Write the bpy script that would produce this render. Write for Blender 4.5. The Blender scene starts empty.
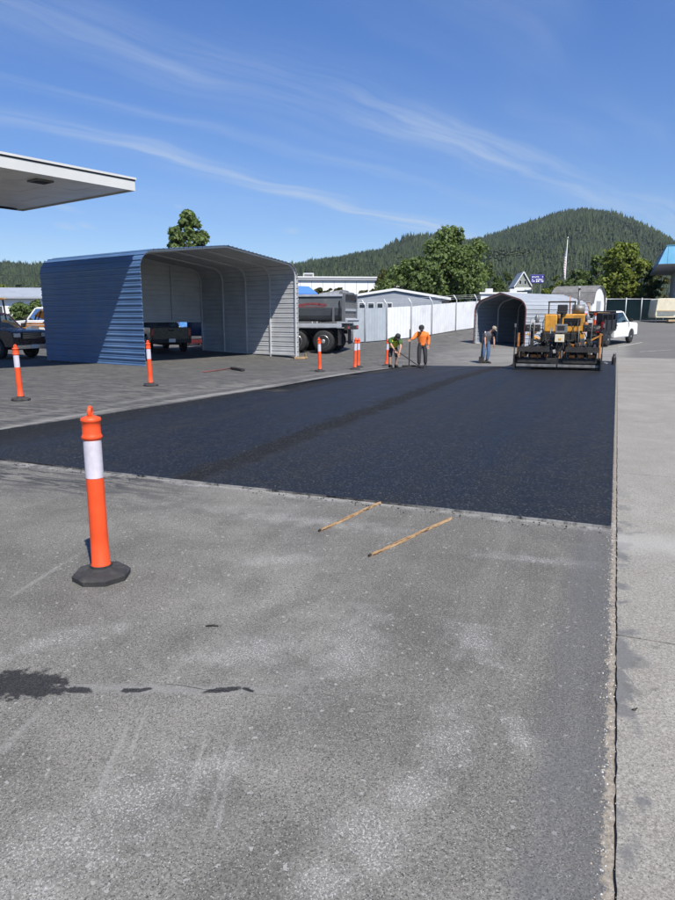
import bpy, bmesh, math, random
import numpy as np
from mathutils import Vector, Matrix, Euler

R = math.radians
rng = random.Random(7)
nrng = np.random.default_rng(11)
scene = bpy.context.scene
COL = scene.collection

# ------------------------------------------------------------------ camera
CAM_H = 1.65
F = 670.0                       # focal length in pixels of a 675 x 900 frame
PITCH = math.atan((450 - 318) / F)
cam_d = bpy.data.cameras.new('camera')
cam = bpy.data.objects.new('camera', cam_d)
COL.objects.link(cam)
cam.location = (0, 0, CAM_H)
cam.rotation_euler = (R(90) - PITCH, 0, 0)
cam_d.sensor_fit = 'VERTICAL'
cam_d.sensor_height = 36
cam_d.sensor_width = 27
cam_d.lens = 36 * F / 900
cam_d.clip_start = 0.05
cam_d.clip_end = 12000
scene.camera = cam

# ------------------------------------------------------------------ light
SUN_H = Vector((0.400, -0.9165)).normalized()
SUN_EL = R(52.3)
sun_dir = Vector((SUN_H.x * math.cos(SUN_EL), SUN_H.y * math.cos(SUN_EL), math.sin(SUN_EL)))
sd = bpy.data.lights.new('sun', 'SUN')
sd.energy = 5.0
sd.angle = R(0.53)
sd.color = (1.0, 0.955, 0.88)
sun = bpy.data.objects.new('sun', sd)
COL.objects.link(sun)
sun.rotation_euler = (-sun_dir).to_track_quat('-Z', 'Y').to_euler()

scene.view_settings.view_transform = 'Standard'
scene.view_settings.look = 'None'
scene.view_settings.exposure = 0.4
scene.view_settings.gamma = 1.0
scene.view_settings.use_curve_mapping = False
scene.cycles.use_denoising = True
scene.cycles.max_bounces = 5
scene.cycles.diffuse_bounces = 1
scene.cycles.glossy_bounces = 2
scene.cycles.adaptive_threshold = 0.02
scene.cycles.transparent_max_bounces = 12
scene.cycles.volume_bounces = 0

# ------------------------------------------------------------------ node helper
class NT:
    def __init__(self, tree, flat=False):
        self.t = tree; self.n = tree.nodes; self.l = tree.links; self.flat = flat
    def node(self, typ, **kw):
        n = self.n.new(typ)
        for k, v in kw.items():
            setattr(n, k, v)
        return n
    def put(self, sock, v):
        if isinstance(v, bpy.types.NodeSocket):
            self.l.new(v, sock)
        elif v is not None:
            try:
                sock.default_value = v
            except Exception:
                sock.default_value = (v[0], v[1], v[2], 1.0) if hasattr(v, '__len__') else (v, v, v)
    def math(self, op, a, b=None, c=None, clamp=False):
        n = self.node('ShaderNodeMath', operation=op, use_clamp=clamp)
        self.put(n.inputs[0], a); self.put(n.inputs[1], b); self.put(n.inputs[2], c)
        return n.outputs[0]
    def vmath(self, op, a, b=None):
        n = self.node('ShaderNodeVectorMath', operation=op)
        self.put(n.inputs[0], a); self.put(n.inputs[1], b)
        return n.outputs['Value'] if op in ('DOT_PRODUCT', 'LENGTH') else n.outputs[0]
    def noise(self, vec, scale, detail=3, rough=0.55, dist=0.0, col=False):
        n = self.node('ShaderNodeTexNoise')
        if self.flat: n.noise_dimensions = '2D'
        self.put(n.inputs['Vector'], vec)
        n.inputs['Scale'].default_value = scale; n.inputs['Detail'].default_value = detail
        n.inputs['Roughness'].default_value = rough; n.inputs['Distortion'].default_value = dist
        return n.outputs['Color' if col else 'Fac']
    def voro(self, vec, scale, feature='F1', out='Color', rand=1.0):
        n = self.node('ShaderNodeTexVoronoi', feature=feature)
        if self.flat: n.voronoi_dimensions = '2D'
        self.put(n.inputs['Vector'], vec)
        n.inputs['Scale'].default_value = scale
        n.inputs['Randomness'].default_value = rand
        return n.outputs[out]
    def rng(self, x, a, b, c=0.0, d=1.0, smooth=False):
        n = self.node('ShaderNodeMapRange', interpolation_type='SMOOTHSTEP' if smooth else 'LINEAR')
        n.clamp = True
        self.put(n.inputs[0], x); self.put(n.inputs[1], a); self.put(n.inputs[2], b)
        self.put(n.inputs[3], c); self.put(n.inputs[4], d)
        return n.outputs[0]
    def mix(self, f, a, b, mode='MIX'):
        n = self.node('ShaderNodeMix', data_type='RGBA', blend_type=mode)
        self.put(n.inputs[0], f)
        for i, v in ((6, a), (7, b)):
            if isinstance(v, bpy.types.NodeSocket): self.l.new(v, n.inputs[i])
            else: n.inputs[i].default_value = (v[0], v[1], v[2], 1.0)
        return n.outputs[2]
    def mapping(self, vec, loc=(0, 0, 0), rot=(0, 0, 0), scale=(1, 1, 1), typ='POINT'):
        if typ == 'POINT' and any(rot) and tuple(scale) != (1, 1, 1):
            vec = self.mapping(vec, rot=rot); rot = (0, 0, 0)      # turn first, then stretch
        n = self.node('ShaderNodeMapping', vector_type=typ)
        self.put(n.inputs[0], vec)
        n.inputs[1].default_value = loc; n.inputs[2].default_value = rot; n.inputs[3].default_value = scale
        return n.outputs[0]
    def bump(self, h, strength=0.3, dist=0.01, normal=None):
        n = self.node('ShaderNodeBump')
        n.inputs['Strength'].default_value = strength; n.inputs['Distance'].default_value = dist
        self.put(n.inputs['Height'], h)
        if normal is not None: self.put(n.inputs['Normal'], normal)
        return n.outputs[0]

# ------------------------------------------------------------------ world: clear sky with thin cirrus
world = bpy.data.worlds.new('World')
scene.world = world
world.use_nodes = True
wt = NT(world.node_tree, True)
wt.n.clear()
sky = wt.node('ShaderNodeTexSky', sky_type='NISHITA')
sky.sun_disc = False
sky.sun_elevation = SUN_EL
sky.sun_rotation = math.atan2(SUN_H.x, SUN_H.y)
sky.altitude = 0
sky.air_density = 1.0
sky.dust_density = 0.0
sky.ozone_density = 3.0
tc = wt.node('ShaderNodeTexCoord')
d = tc.outputs['Generated']
sep = wt.node('ShaderNodeSeparateXYZ'); wt.l.new(d, sep.inputs[0])
zc = wt.math('MAXIMUM', sep.outputs['Z'], 0.02)
comb = wt.node('ShaderNodeCombineXYZ')
wt.l.new(wt.math('DIVIDE', sep.outputs['X'], wt.math('ADD', zc, 0.06)), comb.inputs[0])
wt.l.new(wt.math('DIVIDE', sep.outputs['Y'], wt.math('ADD', zc, 0.06)), comb.inputs[1])
P = comb.outputs[0]
warp = wt.noise(P, 1.3, 2, 0.5, col=True)
wa = wt.vmath('SCALE', wt.vmath('SUBTRACT', warp, (0.5, 0.5, 0.5)), None)
wa.node.inputs['Scale'].default_value = 0.26
Pw = wt.vmath('ADD', P, wa)
def streak(ang, sc, seed, detail=4):
    m = wt.mapping(Pw, loc=(seed, seed * 1.7, 0), rot=(0, 0, -ang), scale=sc)
    return wt.noise(m, 1.0, detail, 0.6)
fine = streak(R(44), (0.62, 6.5, 1), 3.1, 5)
crisp = streak(R(42), (1.0, 13.0, 1), 5.7, 4)
wide = streak(R(47), (0.35, 1.1, 1), 8.3, 3)
cir = wt.math('MULTIPLY', wt.rng(wide, 0.42, 0.80, smooth=True), wt.rng(fine, 0.25, 0.75))
# long feathered veils of ice cloud
def veil(nx, ny, c0, wdt, soft):
    c = wt.math('SUBTRACT', wt.vmath('DOT_PRODUCT', Pw, (nx, ny, 0)), c0)
    g = wt.math('POWER', 2.718, wt.math('MULTIPLY', wt.math('POWER', wt.math('DIVIDE', c, wdt), 2.0), -1.0))
    return wt.math('MULTIPLY', g, soft)
VA = veil(0.652, -0.758, -2.15, 0.20, 0.52)
VB = veil(0.754, -0.657, -2.98, 0.14, 0.72)
VC = veil(0.681, -0.732, -2.65, 0.08, 0.26)
veils = wt.math('ADD', wt.math('ADD', VA, VB), VC, clamp=True)
veils = wt.math('MULTIPLY', veils, wt.math('MULTIPLY', wt.rng(wt.math('ADD', wt.math('MULTIPLY', fine, .65), wt.math('MULTIPLY', crisp, .35)), 0.34, 0.64, 0.05, 1.0), wt.rng(wide, 0.32, 0.60, 0.35, 1.0)))
cl = wt.math('MAXIMUM', wt.math('MULTIPLY', cir, 0.20), veils)
for (px_, py_), w_, h_ in [((-0.403, 5.476), 0.1, 0.1), ((-1.988, 5.204), 0.12, 0.1), ((-1.817, 5.185), 0.08, 0.08), ((-1.071, 4.64), 0.06, 0.06), ((-1.754, 4.584), 0.1, 0.12)]:
    e_ = wt.mapping(Pw, loc=(px_, py_, 0), scale=(w_, h_ * 2.2, 1e3), typ='TEXTURE')
    cl = wt.math('MAXIMUM', cl, wt.rng(wt.math('ADD', wt.vmath('LENGTH', e_), wt.math('MULTIPLY', fine, 0.8)), 1.5, 0.3, 0.0, 0.30, smooth=True))
cl = wt.math('MULTIPLY', cl, wt.rng(sep.outputs['Z'], 0.0, 0.10))
world.cycles.sampling_method = 'MANUAL'
world.cycles.sample_map_resolution = 512
hs = wt.node('ShaderNodeHueSaturation')
hs.inputs['Saturation'].default_value = 1.06
wt.l.new(sky.outputs[0], hs.inputs['Color'])
tint = wt.mix(wt.rng(sep.outputs['Z'], 0.05, 0.38), (0.98, 1.07, 1.30), (0.81, 1.09, 1.56))
blue = wt.mix(1.0, hs.outputs[0], tint, 'MULTIPLY')
skyc = wt.mix(cl, blue, (6.6, 7.6, 9.0))
bg = wt.node('ShaderNodeBackground')
bg.inputs['Strength'].default_value = 0.070
wt.l.new(skyc, bg.inputs[0])
wo = wt.node('ShaderNodeOutputWorld')
wt.l.new(bg.outputs[0], wo.inputs[0])

# ------------------------------------------------------------------ terrain of the yard
def lerp_tab(tab, y):
    return float(np.interp(y, [a for a, b in tab], [b for a, b in tab]))
GL = [(12, .03), (18, 0), (24, -.05), (30, -.12), (34, -.02), (40, .15), (50, .6), (64, .9), (90, 1.2), (160, 1.0), (800, 0)]
GC = [(14, 0), (18, 0), (22.8, -.1), (26, -.2), (28.5, -.34), (31, -.26), (34, -.03), (38, .14), (43, .46), (50, .95), (64, 1.35), (90, 1.6), (160, 1.2), (800, 0)]
GR = [(14, 0), (18, -.02), (22.8, -.1), (26, -.2), (28.5, -.32), (36, -.26), (42, -.1), (46, .1), (55, .85), (64, 1.40), (90, 1.7), (160, 1.2), (800, 0)]
def sm(a, b, x):
    t = min(1, max(0, (x - a) / (b - a))); return t * t * (3 - 2 * t)
def gz(x, y):
    def s(tab):
        return sum(lerp_tab(tab, y + dy) for dy in (-1.2, -.6, 0, .6, 1.2)) / 5
    l, c, r = s(GL), s(GC), s(GR)
    v = l + (c - l) * sm(-6, 0, x)
    v = v + (r - v) * sm(9, 15, x)
    return v
cp, sp = math.cos(PITCH), math.sin(PITCH)
def ray(u, v):
    a = (u - 337.5) / F; b = (450 - v) / F
    return Vector((a, cp + b * sp, -sp + b * cp))
def at(u, v, y):
    r = ray(u, v); k = y / r.y
    return Vector((r.x * k, y, CAM_H + r.z * k))
def gnd(u, v):
    r = ray(u, v); k = 0.5; prev = 0
    while k < 120:
        p = r * k
        if CAM_H + p.z < gz(p.x, p.y): break
        prev = k; k += 0.1 if k < 40 else .5
    lo, hi = prev, k
    for _ in range(30):
        m = (lo + hi) / 2; p = r * m
        if CAM_H + p.z < gz(p.x, p.y): hi = m
        else: lo = m
    p = r * hi
    return Vector((p.x, p.y, gz(p.x, p.y)))
def gnd_u(u, y):
    """ground point seen in column u at depth y"""
    x = (u - 337.5) / F * (y * cp + 1.5 * sp)
    return Vector((x, y, gz(x, y)))
E1 = Vector((0.3795, 0.9252)); E2 = Vector((0.9252, -0.3795))   # along / across the yard
def yard(s, t, dz=0.0):
    p = E1 * s + E2 * t
    return Vector((p.x, p.y, gz(p.x, p.y) + dz))

# ------------------------------------------------------------------ mesh builder
class MB:
    def __init__(self):
        self.v = []; self.f = []; self.m = []; self.s = []
    def add(self, vs, fs, m=0, smooth=False):
        b = len(self.v)
        self.v += [tuple(p) for p in vs]
        for f in fs:
            self.f.append(tuple(b + i for i in f)); self.m.append(m); self.s.append(smooth)
        return self
    def box(self, c, s, rot=None, m=0):
        hx, hy, hz = s[0] / 2, s[1] / 2, s[2] / 2
        vs = [Vector((x, y, z)) for z in (-hz, hz) for y in (-hy, hy) for x in (-hx, hx)]
        if rot is not None:
            M = rot if isinstance(rot, Matrix) else Euler(rot).to_matrix()
            vs = [M @ p for p in vs]
        vs = [p + Vector(c) for p in vs]
        return self.add(vs, [(0, 2, 3, 1), (4, 5, 7, 6), (0, 1, 5, 4), (2, 6, 7, 3), (0, 4, 6, 2), (1, 3, 7, 5)], m)
    def bar(self, a, b, w, h, m=0, up=(0, 0, 1)):
        a, b = Vector(a), Vector(b); dv = (b - a); L = dv.length; dv.normalize()
        upv = Vector(up)
        if abs(dv.dot(upv)) > .98: upv = Vector((0, 1, 0))
        x = dv; y = upv.cross(x).normalized(); z = x.cross(y)
        M = Matrix((x, y, z)).transposed()
        return self.box((a + b) / 2, (L, w, h), M, m)
    def tube(self, pts, r, n=8, m=0, smooth=True, cap=True):
        pts = [Vector(p) for p in pts]
        rs = r if hasattr(r, '__len__') else [r] * len(pts)
        vs = []; fs = []
        ref = None
        for i, p in enumerate(pts):
            if i == 0: t = pts[1] - pts[0]
            elif i == len(pts) - 1: t = pts[-1] - pts[-2]
            else: t = pts[i + 1] - pts[i - 1]
            t = t.normalized()
            if ref is None:
                ref = Vector((0, 0, 1)) if abs(t.z) < .9 else Vector((1, 0, 0))
            x = ref.cross(t)
            if x.length < 1e-5: x = Vector((1, 0, 0))
            x.normalize(); y = t.cross(x); ref = y
            ref = t.cross(x) if False else ref
            for k in range(n):
                a = 2 * math.pi * k / n
                vs.append(p + (x * math.cos(a) + y * math.sin(a)) * rs[i])
            ref = y
        for i in range(len(pts) - 1):
            for k in range(n):
                k2 = (k + 1) % n
                fs.append((i * n + k, i * n + k2, (i + 1) * n + k2, (i + 1) * n + k))
        self.add(vs, fs, m, smooth)
        if cap:
            b = len(self.v) - len(vs)
            self.f.append(tuple(b + k for k in reversed(range(n)))); self.m.append(m); self.s.append(False)
            e = b + (len(pts) - 1) * n
            self.f.append(tuple(e + k for k in range(n))); self.m.append(m); self.s.append(False)
        return self
    def lathe(self, prof, n=20, m=0, M=None, smooth=True):
        """prof: (r, z) from bottom to top"""
        vs = []; fs = []
        for r, z in prof:
            for k in range(n):
                a = 2 * math.pi * k / n
                p = Vector((r * math.cos(a), r * math.sin(a), z))
                vs.append(M @ p if M is not None else p)
        for i in range(len(prof) - 1):
            for k in range(n):
                k2 = (k + 1) % n
                fs.append((i * n + k, i * n + k2, (i + 1) * n + k2, (i + 1) * n + k))
        self.add(vs, fs, m, smooth)
        self.add(vs[:n], [tuple(reversed(range(n)))], m, False)
        self.add(vs[-n:], [tuple(range(n))], m, False)
        return self
    def prism(self, pts, y0, y1, m=0, M=None):
        """outline in x,z pushed along y"""
        n = len(pts)
        vs = [Vector((x, y0, z)) for x, z in pts] + [Vector((x, y1, z)) for x, z in pts]
        if M is not None: vs = [M @ p for p in vs]
        fs = [tuple(range(n)), tuple(reversed(range(n, 2 * n)))]
        for i in range(n):
            j = (i + 1) % n
            fs.append((i, i + n, j + n, j))
        return self.add(vs, fs, m)
    def loft(self, rings, m=0, smooth=False, closed=True, caps=True):
        n = len(rings[0]); vs = [p for r_ in rings for p in r_]; fs = []
        for i in range(len(rings) - 1):
            for k in range(n if closed else n - 1):
                k2 = (k + 1) % n
                fs.append((i * n + k, i * n + k2, (i + 1) * n + k2, (i + 1) * n + k))
        if caps:
            fs.append(tuple(reversed(range(n))))
            fs.append(tuple((len(rings) - 1) * n + k for k in range(n)))
        return self.add(vs, fs, m, smooth)
    def ball(self, c, r, n=10, k=6, m=0):
        rr = r if hasattr(r, '__len__') else (r, r, r)
        vs = []; fs = []
        for i in range(1, k):
            th = math.pi * i / k
            for j in range(n):
                ph = 2 * math.pi * j / n
                vs.append((c[0] + rr[0] * math.sin(th) * math.cos(ph), c[1] + rr[1] * math.sin(th) * math.sin(ph), c[2] + rr[2] * math.cos(th)))
        vs += [(c[0], c[1], c[2] + rr[2]), (c[0], c[1], c[2] - rr[2])]
        for i in range(k - 2):
            for j in range(n):
                j2 = (j + 1) % n
                fs.append((i * n + j, (i + 1) * n + j, (i + 1) * n + j2, i * n + j2))
        T = (k - 1) * n
        for j in range(n):
            j2 = (j + 1) % n
            fs.append((T, j, j2)); fs.append((T + 1, (k - 2) * n + j2, (k - 2) * n + j))
        return self.add(vs, fs, m, True)
    def mesh(self, name):
        me = bpy.data.meshes.new(name)
        me.from_pydata(self.v, [], self.f)
        me.polygons.foreach_set('material_index', self.m)
        me.polygons.foreach_set('use_smooth', self.s)
        me.update()
        return me
    def build(self, name, mats, parent=None, bevel=0, loc=None):
        o = bpy.data.objects.new(name, self.mesh(name))
        for mt in (mats if isinstance(mats, (list, tuple)) else [mats]):
            o.data.materials.append(mt)
        COL.objects.link(o)
        if parent is not None: o.parent = parent
        if loc is not None: o.location = loc
        if bevel:
            b = o.modifiers.new('bevel', 'BEVEL'); b.width = bevel; b.segments = 2; b.limit_method = 'ANGLE'; b.angle_limit = R(40)
        return o

def tag(o, label=None, cat=None, group=None, kind=None):
    if label: o['label'] = label
    if cat: o['category'] = cat
    if group: o['group'] = group
    if kind: o['kind'] = kind
    return o
def thing(name, label, cat, loc=(0, 0, 0), rz=0.0, group=None):
    o = bpy.data.objects.new(name, None)
    o.empty_display_size = .2
    COL.objects.link(o)
    o.location = loc; o.rotation_euler = (0, 0, rz)
    return tag(o, label, cat, group)
def part(name, mesh, mat, parent, loc=(0, 0, 0), rot=(0, 0, 0), scale=(1, 1, 1)):
    o = bpy.data.objects.new(name, mesh)
    if not mesh.materials:
        for m_ in (mat if isinstance(mat, (list, tuple)) else [mat]): mesh.materials.append(m_)
    COL.objects.link(o); o.parent = parent
    o.location = loc; o.rotation_euler = rot; o.scale = scale
    return o
def copy_tree(o, parent=None):
    c = o.copy(); COL.objects.link(c); c.parent = parent
    for ch in list(o.children): copy_tree(ch, c)
    return c

# ------------------------------------------------------------------ materials
MATS = {}
def base_mat(name):
    m = bpy.data.materials.new(name); m.use_nodes = True
    t = NT(m.node_tree)
    bs = [n for n in t.n if n.type == 'BSDF_PRINCIPLED'][0]
    return m, t, bs
def mat(name, col, rough=0.6, metal=0.0, var=0.15, scale=6.0, bump=0.0, bscale=40.0, dirt=None, dirt_amt=0.0, spec=0.5, emit=None):
    if name in MATS: return MATS[name]
    m, t, bs = base_mat(name)
    tcn = t.node('ShaderNodeTexCoord'); oc = tcn.outputs['Object']
    n1 = t.noise(oc, scale, 5, 0.6)
    f = t.rng(n1, 0.3, 0.7, 1 - var, 1 + var)
    c = t.mix(1.0, col, t.mix(1.0, (0, 0, 0), f, 'ADD'), 'MULTIPLY')
    if dirt is not None:
        dm = t.rng(t.noise(oc, scale * 0.6, 6, 0.65), 0.62 - dirt_amt * .3, 0.75)
        c = t.mix(t.math('MULTIPLY', dm, min(1, dirt_amt * 1.6)), c, dirt)
    t.l.new(c, bs.inputs['Base Color'])
    t.put(bs.inputs['Roughness'], t.rng(n1, 0.3, 0.7, max(0, rough - .08), min(1, rough + .1)))
    bs.inputs['Metallic'].default_value = metal
    bs.inputs['Specular IOR Level'].default_value = spec
    if bump:
        t.l.new(t.bump(t.noise(oc, bscale, 4, 0.6), bump, 0.01), bs.inputs['Normal'])
    MATS[name] = m
    return m
def glass_mat(name, tint=(0.35, 0.42, 0.42), refl=0.35):
    if name in MATS: return MATS[name]
    m = bpy.data.materials.new(name); m.use_nodes = True
    t = NT(m.node_tree); t.n.clear()
    tr = t.node('ShaderNodeBsdfTransparent'); tr.inputs[0].default_value = (*tint, 1)
    gl = t.node('ShaderNodeBsdfGlossy'); gl.inputs['Roughness'].default_value = 0.03
    fr = t.node('ShaderNodeFresnel'); fr.inputs[0].default_value = 1.5
    mx = t.node('ShaderNodeMixShader')
    t.l.new(t.math('ADD', t.math('MULTIPLY', fr.outputs[0], 1.3), refl * .15, clamp=True), mx.inputs[0])
    t.l.new(tr.outputs[0], mx.inputs[1]); t.l.new(gl.outputs[0], mx.inputs[2])
    o = t.node('ShaderNodeOutputMaterial'); t.l.new(mx.outputs[0], o.inputs[0])
    MATS[name] = m
    return m
def leaf_mat(name, dark, light, scale=0.6, trans=0.35):
    if name in MATS: return MATS[name]
    m, t, bs = base_mat(name)
    g = t.node('ShaderNodeNewGeometry'); tcn = t.node('ShaderNodeTexCoord')
    n1 = t.noise(tcn.outputs['Object'], scale, 3, 0.6)
    f = t.math('ADD', t.math('MULTIPLY', t.math('POWER', g.outputs['Random Per Island'], 1.4), 0.62), t.rng(n1, 0.3, 0.7, 0, 0.45))
    c = t.mix(f, dark, light)
    t.l.new(c, bs.inputs['Base Color'])
    bs.inputs['Roughness'].default_value = 0.6
    bs.inputs['Specular IOR Level'].default_value = 0.25
    tr = t.node('ShaderNodeBsdfTranslucent'); t.l.new(t.mix(1.0, c, (1.0, 1.1, 0.5), 'MULTIPLY'), tr.inputs[0])
    mx = t.node('ShaderNodeMixShader'); mx.inputs[0].default_value = trans
    out = [n for n in t.n if n.type == 'OUTPUT_MATERIAL'][0]
    t.l.new(bs.outputs[0], mx.inputs[1]); t.l.new(tr.outputs[0], mx.inputs[2]); t.l.new(mx.outputs[0], out.inputs[0])
    MATS[name] = m
    return m

_NC = {}
def ellipse(t, oc, cx, cy, rx, ry, rot=0.0, wob=0.5, wscale=2.0, soft=0.25):
    """mask of a ragged patch lying at (cx, cy) on the ground"""
    v = t.mapping(oc, loc=(cx, cy, 0), rot=(0, 0, rot), scale=(rx, ry, 1e3), typ='TEXTURE')
    dd = t.vmath('LENGTH', v)
    key = (id(t.t), wscale)
    if key not in _NC: _NC[key] = t.noise(oc, wscale, 4, 0.65)
    nn = _NC[key]
    dd = t.math('ADD', dd, t.math('MULTIPLY', t.math('SUBTRACT', nn, 0.5), wob * 2))
    return t.rng(dd, 1.0 + soft, 1.0 - soft, smooth=True)

# ---- old asphalt
def old_asphalt():
    m, t, bs = base_mat('weathered_asphalt'); t.flat = True
    oc = t.node('ShaderNodeTexCoord').outputs['Object']
    tt = t.vmath('DOT_PRODUCT', oc, (E2.x, E2.y, 0))
    ss = t.vmath('DOT_PRODUCT', oc, (E1.x, E1.y, 0))
    big = t.noise(oc, 0.33, 5, 0.6)
    mid = t.noise(oc, 1.7, 4, 0.62, 0.4)
    fine = t.noise(oc, 75, 4, 0.8)
    vc = t.node('ShaderNodeSeparateColor'); t.l.new(t.voro(oc, 260), vc.inputs[0])
    vb = t.node('ShaderNodeSeparateColor'); t.l.new(t.voro(oc, 75), vb.inputs[0])
    c = t.mix(t.rng(big, 0.32, 0.68), (0.142, 0.135, 0.118), (0.216, 0.206, 0.182))
    c = t.mix(t.rng(mid, 0.38, 0.66, 0, 0.85), c, (0.116, 0.111, 0.098))
    streaks = t.noise(t.mapping(oc, rot=(0, 0, R(22)), scale=(2.6, 0.22, 1)), 1.0, 4, 0.65)
    c = t.mix(t.rng(streaks, 0.5, 0.75, 0, 0.4), c, (0.235, 0.225, 0.198))
    # stones in the worn surface
    spk = t.rng(vc.outputs[0], 0.0, 1.0, 0.74, 1.28)
    c = t.mix(1.0, c, t.mix(1.0, (0, 0, 0), spk, 'ADD'), 'MULTIPLY')
    spk2 = t.rng(fine, 0.30, 0.70, 0.60, 1.42)
    c = t.mix(1.0, c, t.mix(1.0, (0, 0, 0), spk2, 'ADD'), 'MULTIPLY')
    c = t.mix(t.math('GREATER_THAN', vc.outputs[1], 0.965), c, (0.33, 0.32, 0.30))
    c = t.mix(t.math('GREATER_THAN', vb.outputs[1], 0.992), c, (0.31, 0.30, 0.28))
    c = t.mix(t.math('GREATER_THAN', vc.outputs[2], 0.93), c, (0.055, 0.054, 0.052))
    # chalky scuffs, broken up by the grain
    sc = None
    for (u, v, rx, ry, rot) in SCUFFS:
        p = gnd(u, v)
        e = ellipse(t, oc, p.x, p.y, rx * 1.25, ry * 1.25, rot, 1.7, 7.0, 1.0)
        sc = e if sc is None else t.math('MAXIMUM', sc, e)
    grain = t.rng(t.noise(oc, 85, 3, 0.75), 0.46, 0.60)
    salt = t.noise(oc, 110, 2, 0.85)
    thr = t.math('SUBTRACT', 0.70, t.math('MULTIPLY', t.math('MULTIPLY', sc, t.rng(fine, .3, .7, .5, 1.2)), 0.16))
    c = t.mix(t.math('MULTIPLY', t.rng(t.math('SUBTRACT', salt, thr), 0.0, 0.08), t.rng(sc, 0.0, 0.5)), c, (0.46, 0.455, 0.43))
    c = t.mix(t.math('MULTIPLY', sc, 0.16), c, (0.36, 0.355, 0.335))
    gen = t.math('MULTIPLY', t.rng(t.noise(oc, 0.9, 6, 0.7), 0.55, 0.72), grain)
    c = t.mix(t.math('MULTIPLY', gen, 0.45), c, (0.33, 0.32, 0.30))
    # old scrape lines
    for (u0, v0, u1, v1, w) in LINES:
        a, b = gnd(u0, v0), gnd(u1, v1); mp = (a + b) / 2; dd = b - a
        e = ellipse(t, oc, mp.x, mp.y, dd.length / 2, w, math.atan2(dd.y, dd.x), 0.9, 9.0, 0.7)
        c = t.mix(t.math('MULTIPLY', t.math('MULTIPLY', e, 0.5), t.math('ADD', t.math('MULTIPLY', grain, .7), .3)), c, (0.36, 0.35, 0.33))
    # dark sealed band by the joint and sandy crumbled rim
    wob = t.math('MULTIPLY', t.math('SUBTRACT', t.noise(oc, 5.0, 5, 0.7), 0.5), 0.2)
    band = t.math('MULTIPLY', t.rng(t.math('ADD', tt, wob), -0.24, -0.10, smooth=True), t.rng(ss, 6.5, 5.0))
    c = t.mix(t.math('MULTIPLY', band, t.rng(mid, 0.3, 0.6, 0.62, 0.30)), c, (0.088, 0.091, 0.098))
    wob2 = t.math('MULTIPLY', t.math('SUBTRACT', t.noise(oc, 17.0, 5, 0.75), 0.5), 0.10)
    rim = t.math('MULTIPLY', t.rng(t.math('ADD', tt, wob2), 0.080, 0.088), t.rng(ss, 36.35, 36.3))
    c = t.mix(rim, c, t.mix(t.rng(t.noise(oc, 50, 4, 0.7), 0.3, 0.7), (0.17, 0.145, 0.115), (0.37, 0.33, 0.27)))
    # oil: one big pool and two along the crack
    oil = None
    for (u, v, rx, ry, rot) in OIL:
        p = gnd(u, v)
        e = ellipse(t, oc, p.x, p.y, rx, ry, rot, 0.95, 17.0, 0.30)
        oil = e if oil is None else t.math('MAXIMUM', oil, e)
    oilg = t.math('MULTIPLY', t.rng(t.math('ADD', oil, t.math('MULTIPLY', t.math('SUBTRACT', fine, .5), 1.0)), .10, .85), t.rng(vc.outputs[0], 0.0, 1.0, 1.0, 0.8))
    p = gnd(150, 689)
    c = t.mix(t.math('MULTIPLY', ellipse(t, oc, p.x, p.y, .62, .035, -.02, 1.2, 17.0, .6), .45), c, (0.27, 0.265, 0.25))
    for (u0, v0, u1, v1) in ((166, 684, 186, 686), (184, 686, 204, 689.5), (204, 689.5, 228, 691.5), (228, 691, 246, 688), (245, 688, 254, 693)):
        a, b = gnd(u0, v0), gnd(u1, v1); mp = (a + b) / 2; dd = b - a
        c = t.mix(t.math('MULTIPLY', ellipse(t, oc, mp.x, mp.y, dd.length / 2 * 1.1, .0028, math.atan2(dd.y, dd.x), .5, 17.0, .5), .9), c, (0.03, 0.03, 0.03))
    c = t.mix(oilg, c, (0.013, 0.0132, 0.0145))
    # damp tack scrapes at the front edge of the new mat and along its left edge
    fr = t.math('MULTIPLY', t.rng(ss, 4.5, 4.95), t.rng(tt, -3.3, -4.6))
    scr = t.noise(t.mapping(oc, rot=(0, 0, R(22)), scale=(1.3, 7.5, 1)), 1.2, 6, 0.7, 0.8)
    c = t.mix(t.math('MULTIPLY', fr, t.rng(scr, 0.47, 0.55)), c, (0.055, 0.055, 0.056))
    edge = t.rng(ss, 5.5, 15.6, -8.38, -7.43)
    dist = t.math('ADD', t.math('SUBTRACT', edge, tt), t.math('MULTIPLY', t.math('SUBTRACT', mid, .5), .25))
    lim = t.rng(ss, 30, 26)
    def strip(a_, b_, amt, col, cc):
        k_ = t.math('MULTIPLY', t.rng(dist, a_ - .06, a_ + .06), t.rng(dist, b_ + .06, b_ - .06))
        return t.mix(t.math('MULTIPLY', t.math('MULTIPLY', k_, lim), amt), cc, col)
    ls = t.rng(t.noise(t.mapping(oc, rot=(0, 0, R(22.3)), scale=(4.0, 0.35, 1)), 1.0, 3, 0.6), .35, .6)
    c = strip(-.2, .10, t.math('ADD', t.math('MULTIPLY', ls, .5), .45), (0.05, 0.05, 0.052), c)
    c = strip(.16, .44, t.math('MULTIPLY', ls, .75), (0.29, 0.28, 0.26), c)
    c = strip(.52, .74, t.math('MULTIPLY', ls, .65), (0.07, 0.071, 0.074), c)
    c = strip(.85, 1.2, t.math('MULTIPLY', ls, .35), (0.26, 0.25, 0.235), c)
    # pale dust along the front cut
    dust = t.math('MULTIPLY', t.rng(t.math('ADD', ss, t.math('MULTIPLY', t.math('SUBTRACT', mid, .5), .30)), 5.44, 5.54), t.rng(t.noise(oc, 7, 4, .7), .36, .60))
    dust = t.math('MULTIPLY', dust, t.rng(ss, 5.9, 5.7))
    dust = t.math('MULTIPLY', dust, t.rng(tt, -8.4, -7.9))
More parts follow.
